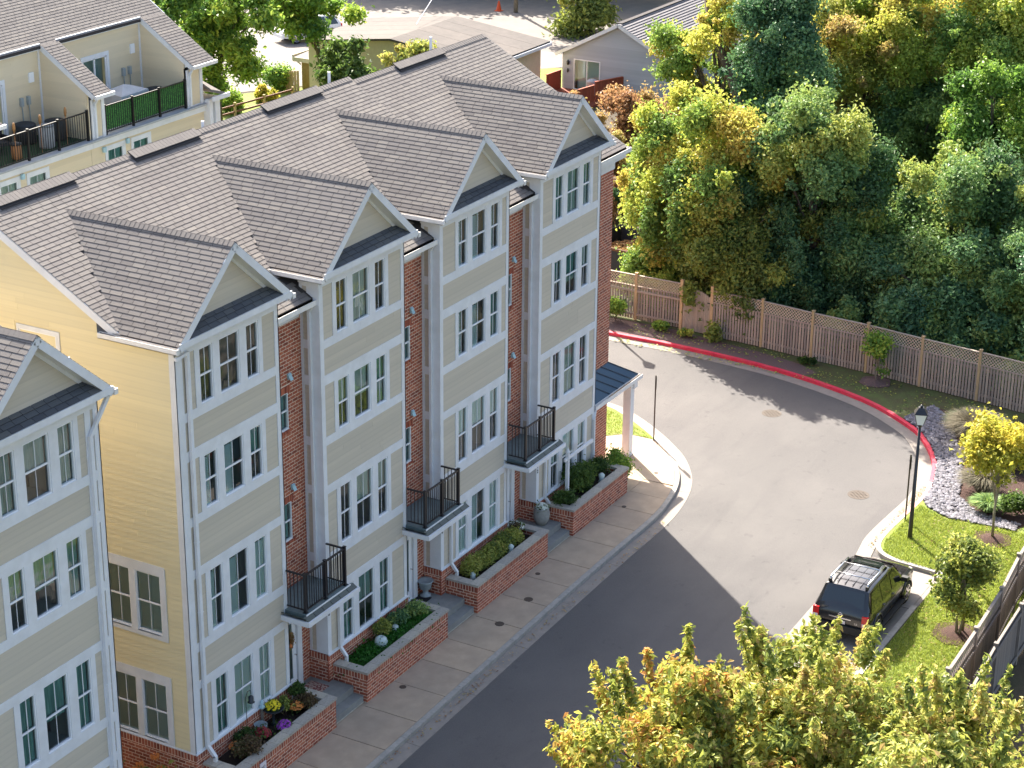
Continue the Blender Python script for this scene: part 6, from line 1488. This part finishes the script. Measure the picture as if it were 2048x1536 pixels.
st_ = stuff(npmesh('river_stones', V.reshape(-1, 3), (IF[None]+(np.arange(n)*len(IV))[:, None, None]).reshape(-1, 3), 'stone', None, np.repeat(rng.random(n), len(IV)))); tag(st_, 'pale river stones filling the curved bed behind the kerb', 'river stones')
def grass_clump(label, loc, r, h, n, m, tr=(.2, .8), wdt=.022):
    t = thing('ornamental_grass', label, 'ornamental grass', loc, group='ornamental grasses in the stone bed'); a = rng.random(n)*2*math.pi; rr = r*rng.random(n)**.6; b = r*.2*rng.random(n)
    x0, y0 = b*np.cos(a), b*np.sin(a); hh = h*(.65+.45*rng.random(n)); V = []
    perp = np.stack([-np.sin(a), np.cos(a), np.zeros(n)], 1)*wdt/2
    P0 = np.stack([x0, y0, np.zeros(n)], 1); P1 = np.stack([x0+.45*rr*np.cos(a), y0+.45*rr*np.sin(a), hh*.7], 1); P2 = np.stack([x0+rr*np.cos(a), y0+rr*np.sin(a), hh*(1-.35*rr/r)], 1)
    V = np.stack([P0-perp, P0+perp, P1-perp, P1+perp, P2], 1).reshape(-1, 3); i = np.arange(n)*5
    F = np.concatenate([np.stack([i, i+1, i+3], 1), np.stack([i, i+3, i+2], 1), np.stack([i+2, i+3, i+4], 1)])
    npmesh('blades', V, F, m, t, np.repeat(rng.uniform(*tr, n), 5))
grass_clump('tall feathery beige grass behind the street lamp head', (31.0, -10.1, 0), 1.25, 1.45, 3200, 'leaf_grey', (.2, .8))
grass_clump('smaller beige grass clump beside the tall feathery one', (29.2, -10.9, 0), .9, .9, 1600, 'leaf_grey', (0, .6))
grass_clump('arching grey green grass between the stones and the yellow tree', (27.3, -11.6, 0), 1.0, .95, 2200, 'leaf_grey', (.5, 1))
grass_clump('low blue green grass at the stone bed edge', (25.9, -12.2, 0), .7, .6, 1500, 'leaf_forest', (.2, .8), .03)
grass_clump('dark green grass behind the beige clumps', (32.3, -9.2, 0), .7, .7, 1200, 'leaf_forest', (.1, .6), .03)
shrub('bush', 'rounded green shrub under the yellow tree', 'shrub', (26.2, -13.1, 0), (.6, .6, .45), 2800, .07, 'leaf_green', trange=(.2, 1))
shrub('bush', 'dark shrub at the back of the stone bed', 'shrub', (30.2, -12.0, 0), (.9, .8, .5), 3200, .08, 'leaf_deep')
def mulch_ring(x, y, r, label, m='mulch'):
    pr = [(r*math.cos(a*.3)*(1+.08*math.sin(a*2.1)), r*math.sin(a*.3)*(1+.08*math.cos(a*1.7))) for a in range(21)]; o = MB().prism(pr, 0, .035).lathe([(r*.75, .03), (r*.4, .10), (.05, .14)], seg=18).build('mulch_ring', m); o.location = (x, y, .0); struct(o)
mulch_ring(23.86, -12.97, .62, ''); mulch_ring(17.11, -14.0, .75, ''); mulch_ring(35.13, -4.89, .6, '', 'mulch_purple')
tree('young_tree', 'young tree with bright yellow leaves beside the stone bed', 'tree', (23.86, -12.97, .0), (23.9, -13.1, 3.15), (1.45, 1.55, 1.65), 6500, .095, 'leaf_yellow', 30, .36, .045, 'bark_light', None, (.1, .8), nlimb=12, shell=.5)
tree('young_tree', 'young multi stemmed green tree in a mulch ring by the car', 'tree', (17.11, -14.0, .0), (17.15, -14.05, 2.3), (.85, .95, 1.6), 8000, .08, 'leaf_olive', 30, .3, .04, 'bark_light', None, (.0, .55), nlimb=10, trunks=4, shell=.5)
tree('sapling', 'slender pale stemmed sapling in front of the lattice fence', 'sapling', (35.13, -4.89, .0), (35.15, -4.9, 1.35), (.5, .6, .85), 1500, .085, 'leaf_bright', 16, .24, .02, 'bark_light', None, (.2, .9), nlimb=6, trunks=3, shell=.4)
FG = 'autumn trees in the foreground'
def ftree(label, base, c, r, n, m, nc, cr, nspr, size=.083, **k):
    t = thing('autumn_tree', label, 'tree', base, group=FG); cc = Vector(c)-Vector(base)
    cl = blob_clumps(cc, r, nc, cr, .85, surf=.92); tc = [random.uniform(*k['trange']) for _ in cl]
    trunk_mb(Vector((0, 0, 0)), cl, .11, 30, .3).build('trunk', 'twig', t, True)
    tw = MB()
    for q in range(nspr):            # leafy sprigs standing out of the crown
        a = random.uniform(0, 2*math.pi); z = random.uniform(-.2, 1) ; qq = math.sqrt(max(0, 1-z*z)); d = Vector((qq*math.cos(a), qq*math.sin(a), z)); p = cc+Vector((d.x*r[0], d.y*r[1], d.z*r[2]))*.85
        dd = (d+Vector((0, 0, .9))).normalized(); ln = random.uniform(.5, 1.15); tw.tube([p, p+dd*ln*.5+d*.06, p+dd*ln], [.014, .009, .003], 5); tcq = random.uniform(*k['trange'])
        for i in range(7): cl.append((tuple(p+dd*ln*(i+1)/7), (.13-.008*i,)*3)); tc.append(tcq)
    tw.build('twigs', 'twig', t, True)
    # weight sprigs up so they stay leafy
    A = leaf_mesh('crown', int(n*1.25), cl[:nc], size, m, t, .5, .6, tc[:nc], 2.1, tspread=.24, up=.6)
    leaf_mesh('sprig_leaves', nspr*130, cl[nc:], size*.95, m, t, .5, .6, tc[nc:], 2.1, tspread=.24, up=.6)
    return t
ftree('orange and yellow autumn tree at the bottom centre', (-1.4, -13.6, 0), (-1.3, -13.3, 4.9), (2.4, 2.4, 2.8), 27000, 'leaf_autumn', 150, .36, 60, trange=(.1, .85))
ftree('yellow green autumn tree in front of the parked car', (.3, -15.6, 0), (.4, -15.6, 5.15), (2.8, 3.1, 2.9), 33000, 'leaf_olive', 170, .36, 66, trange=(.2, .9))
ftree('green leaved tree at the bottom right corner', (-1.0, -19.6, 0), (-1.0, -19.4, 6.2), (2.0, 2.4, 2.3), 26000, 'leaf_olive', 110, .36, 34, trange=(.1, .8))
# blades of grass on the near lawns
def blades(name, poly, n, h, m, label):
    xs = [p[0] for p in poly]; ys = [p[1] for p in poly]; Q = np.stack([rng.uniform(min(xs), max(xs), n*2), rng.uniform(min(ys), max(ys), n*2)], 1); Q = np.array([q for q in Q if in_poly(q[0], q[1], poly)][:n]); n = len(Q)
    a = rng.random(n)*2*math.pi; w = .012; hh = h*(.5+rng.random(n)); lx, ly = rng.normal(size=n)*h*.5, rng.normal(size=n)*h*.5
    B = np.stack([Q[:, 0], Q[:, 1], np.full(n, .0)], 1); d = np.stack([np.cos(a)*w, np.sin(a)*w, np.zeros(n)], 1); T = B+np.stack([lx, ly, hh], 1)
    V = np.stack([B-d, B+d, T], 1).reshape(-1, 3); F = np.arange(n*3).reshape(-1, 3)
    o = stuff(npmesh(name, V, F, m, None, np.repeat(rng.random(n), 3))); return tag(o, label, 'grass')
blades('grass', [(12, -12.45), (20.8, -12.45), (20.9, -10.9), (21.3, -10.2), (22, -10.0), (25.2, -10.1), (24.6, -11.2), (24.8, -13.5), (24.8, -15.1), (10, -15.2), (10, -12.45)], 70000, .07, 'grass_blade', 'short sunlit lawn between the kerb and the right hand fence')
blades('grass', [(25.75, .08), (27.2, 2.3), (27.9, 5), (27.9, 8), (24.4, 8), (24.45, 3), (24.95, 1.95), (25.7, 1.15)], 9000, .07, 'grass_blade', 'small triangle of lawn at the corner of the pavement')


# ------------------------------------------------------------------ fallen leaves
def fallen(name, areas, n, size, m, label):
    P = []
    while len(P) < n:
        x0, x1, y0, y1, z = random.choice(areas); x, y = random.uniform(x0, x1), random.uniform(y0, y1); P.append((x, y, z))
    P = np.array(P); a = rng.random(n)*2*math.pi; s_ = (size*(.6+.8*rng.random(n)))[:, None]; T = np.stack([np.cos(a), np.sin(a), .15*rng.normal(size=n)], 1); S = np.stack([-np.sin(a), np.cos(a), .25*rng.normal(size=n)], 1)
    P[:, 2] += .012+.012*rng.random(n)
    V = np.stack([P-T*s_, P+S*s_*.55, P+T*s_, P-S*s_*.55+np.array([0, 0, .006])], 1).reshape(-1, 3)
    return tag(stuff(npmesh(name, V, np.arange(n*4).reshape(-1, 4), m, None, np.repeat(rng.random(n), 4))), label, 'leaves')
fallen('fallen_leaves', [(12, 20.7, -14.8, -12.5, .02), (21.5, 25, -14.8, -10.8, .02), (12, 20, -10.35, -9.95, -.12), (21.5, 27, -9.95, -9.55, -.12), (-4, 20, -3.3, -3.05, -.12)], 1500, .035, 'leaf_rust', 'scattered dry leaves on the near lawn and along the gutters')
fallen('fallen_leaves', [(35.2, 36.3, -1, 6, .02), (34, 35.4, -6, -2, .015), (34.3, 34.8, -2, 6, -.12), (32.5, 35, -9.5, -6.5, .02)], 900, .045, 'leaf_gold', 'scattered dry leaves on the mulch in front of the lattice fence')
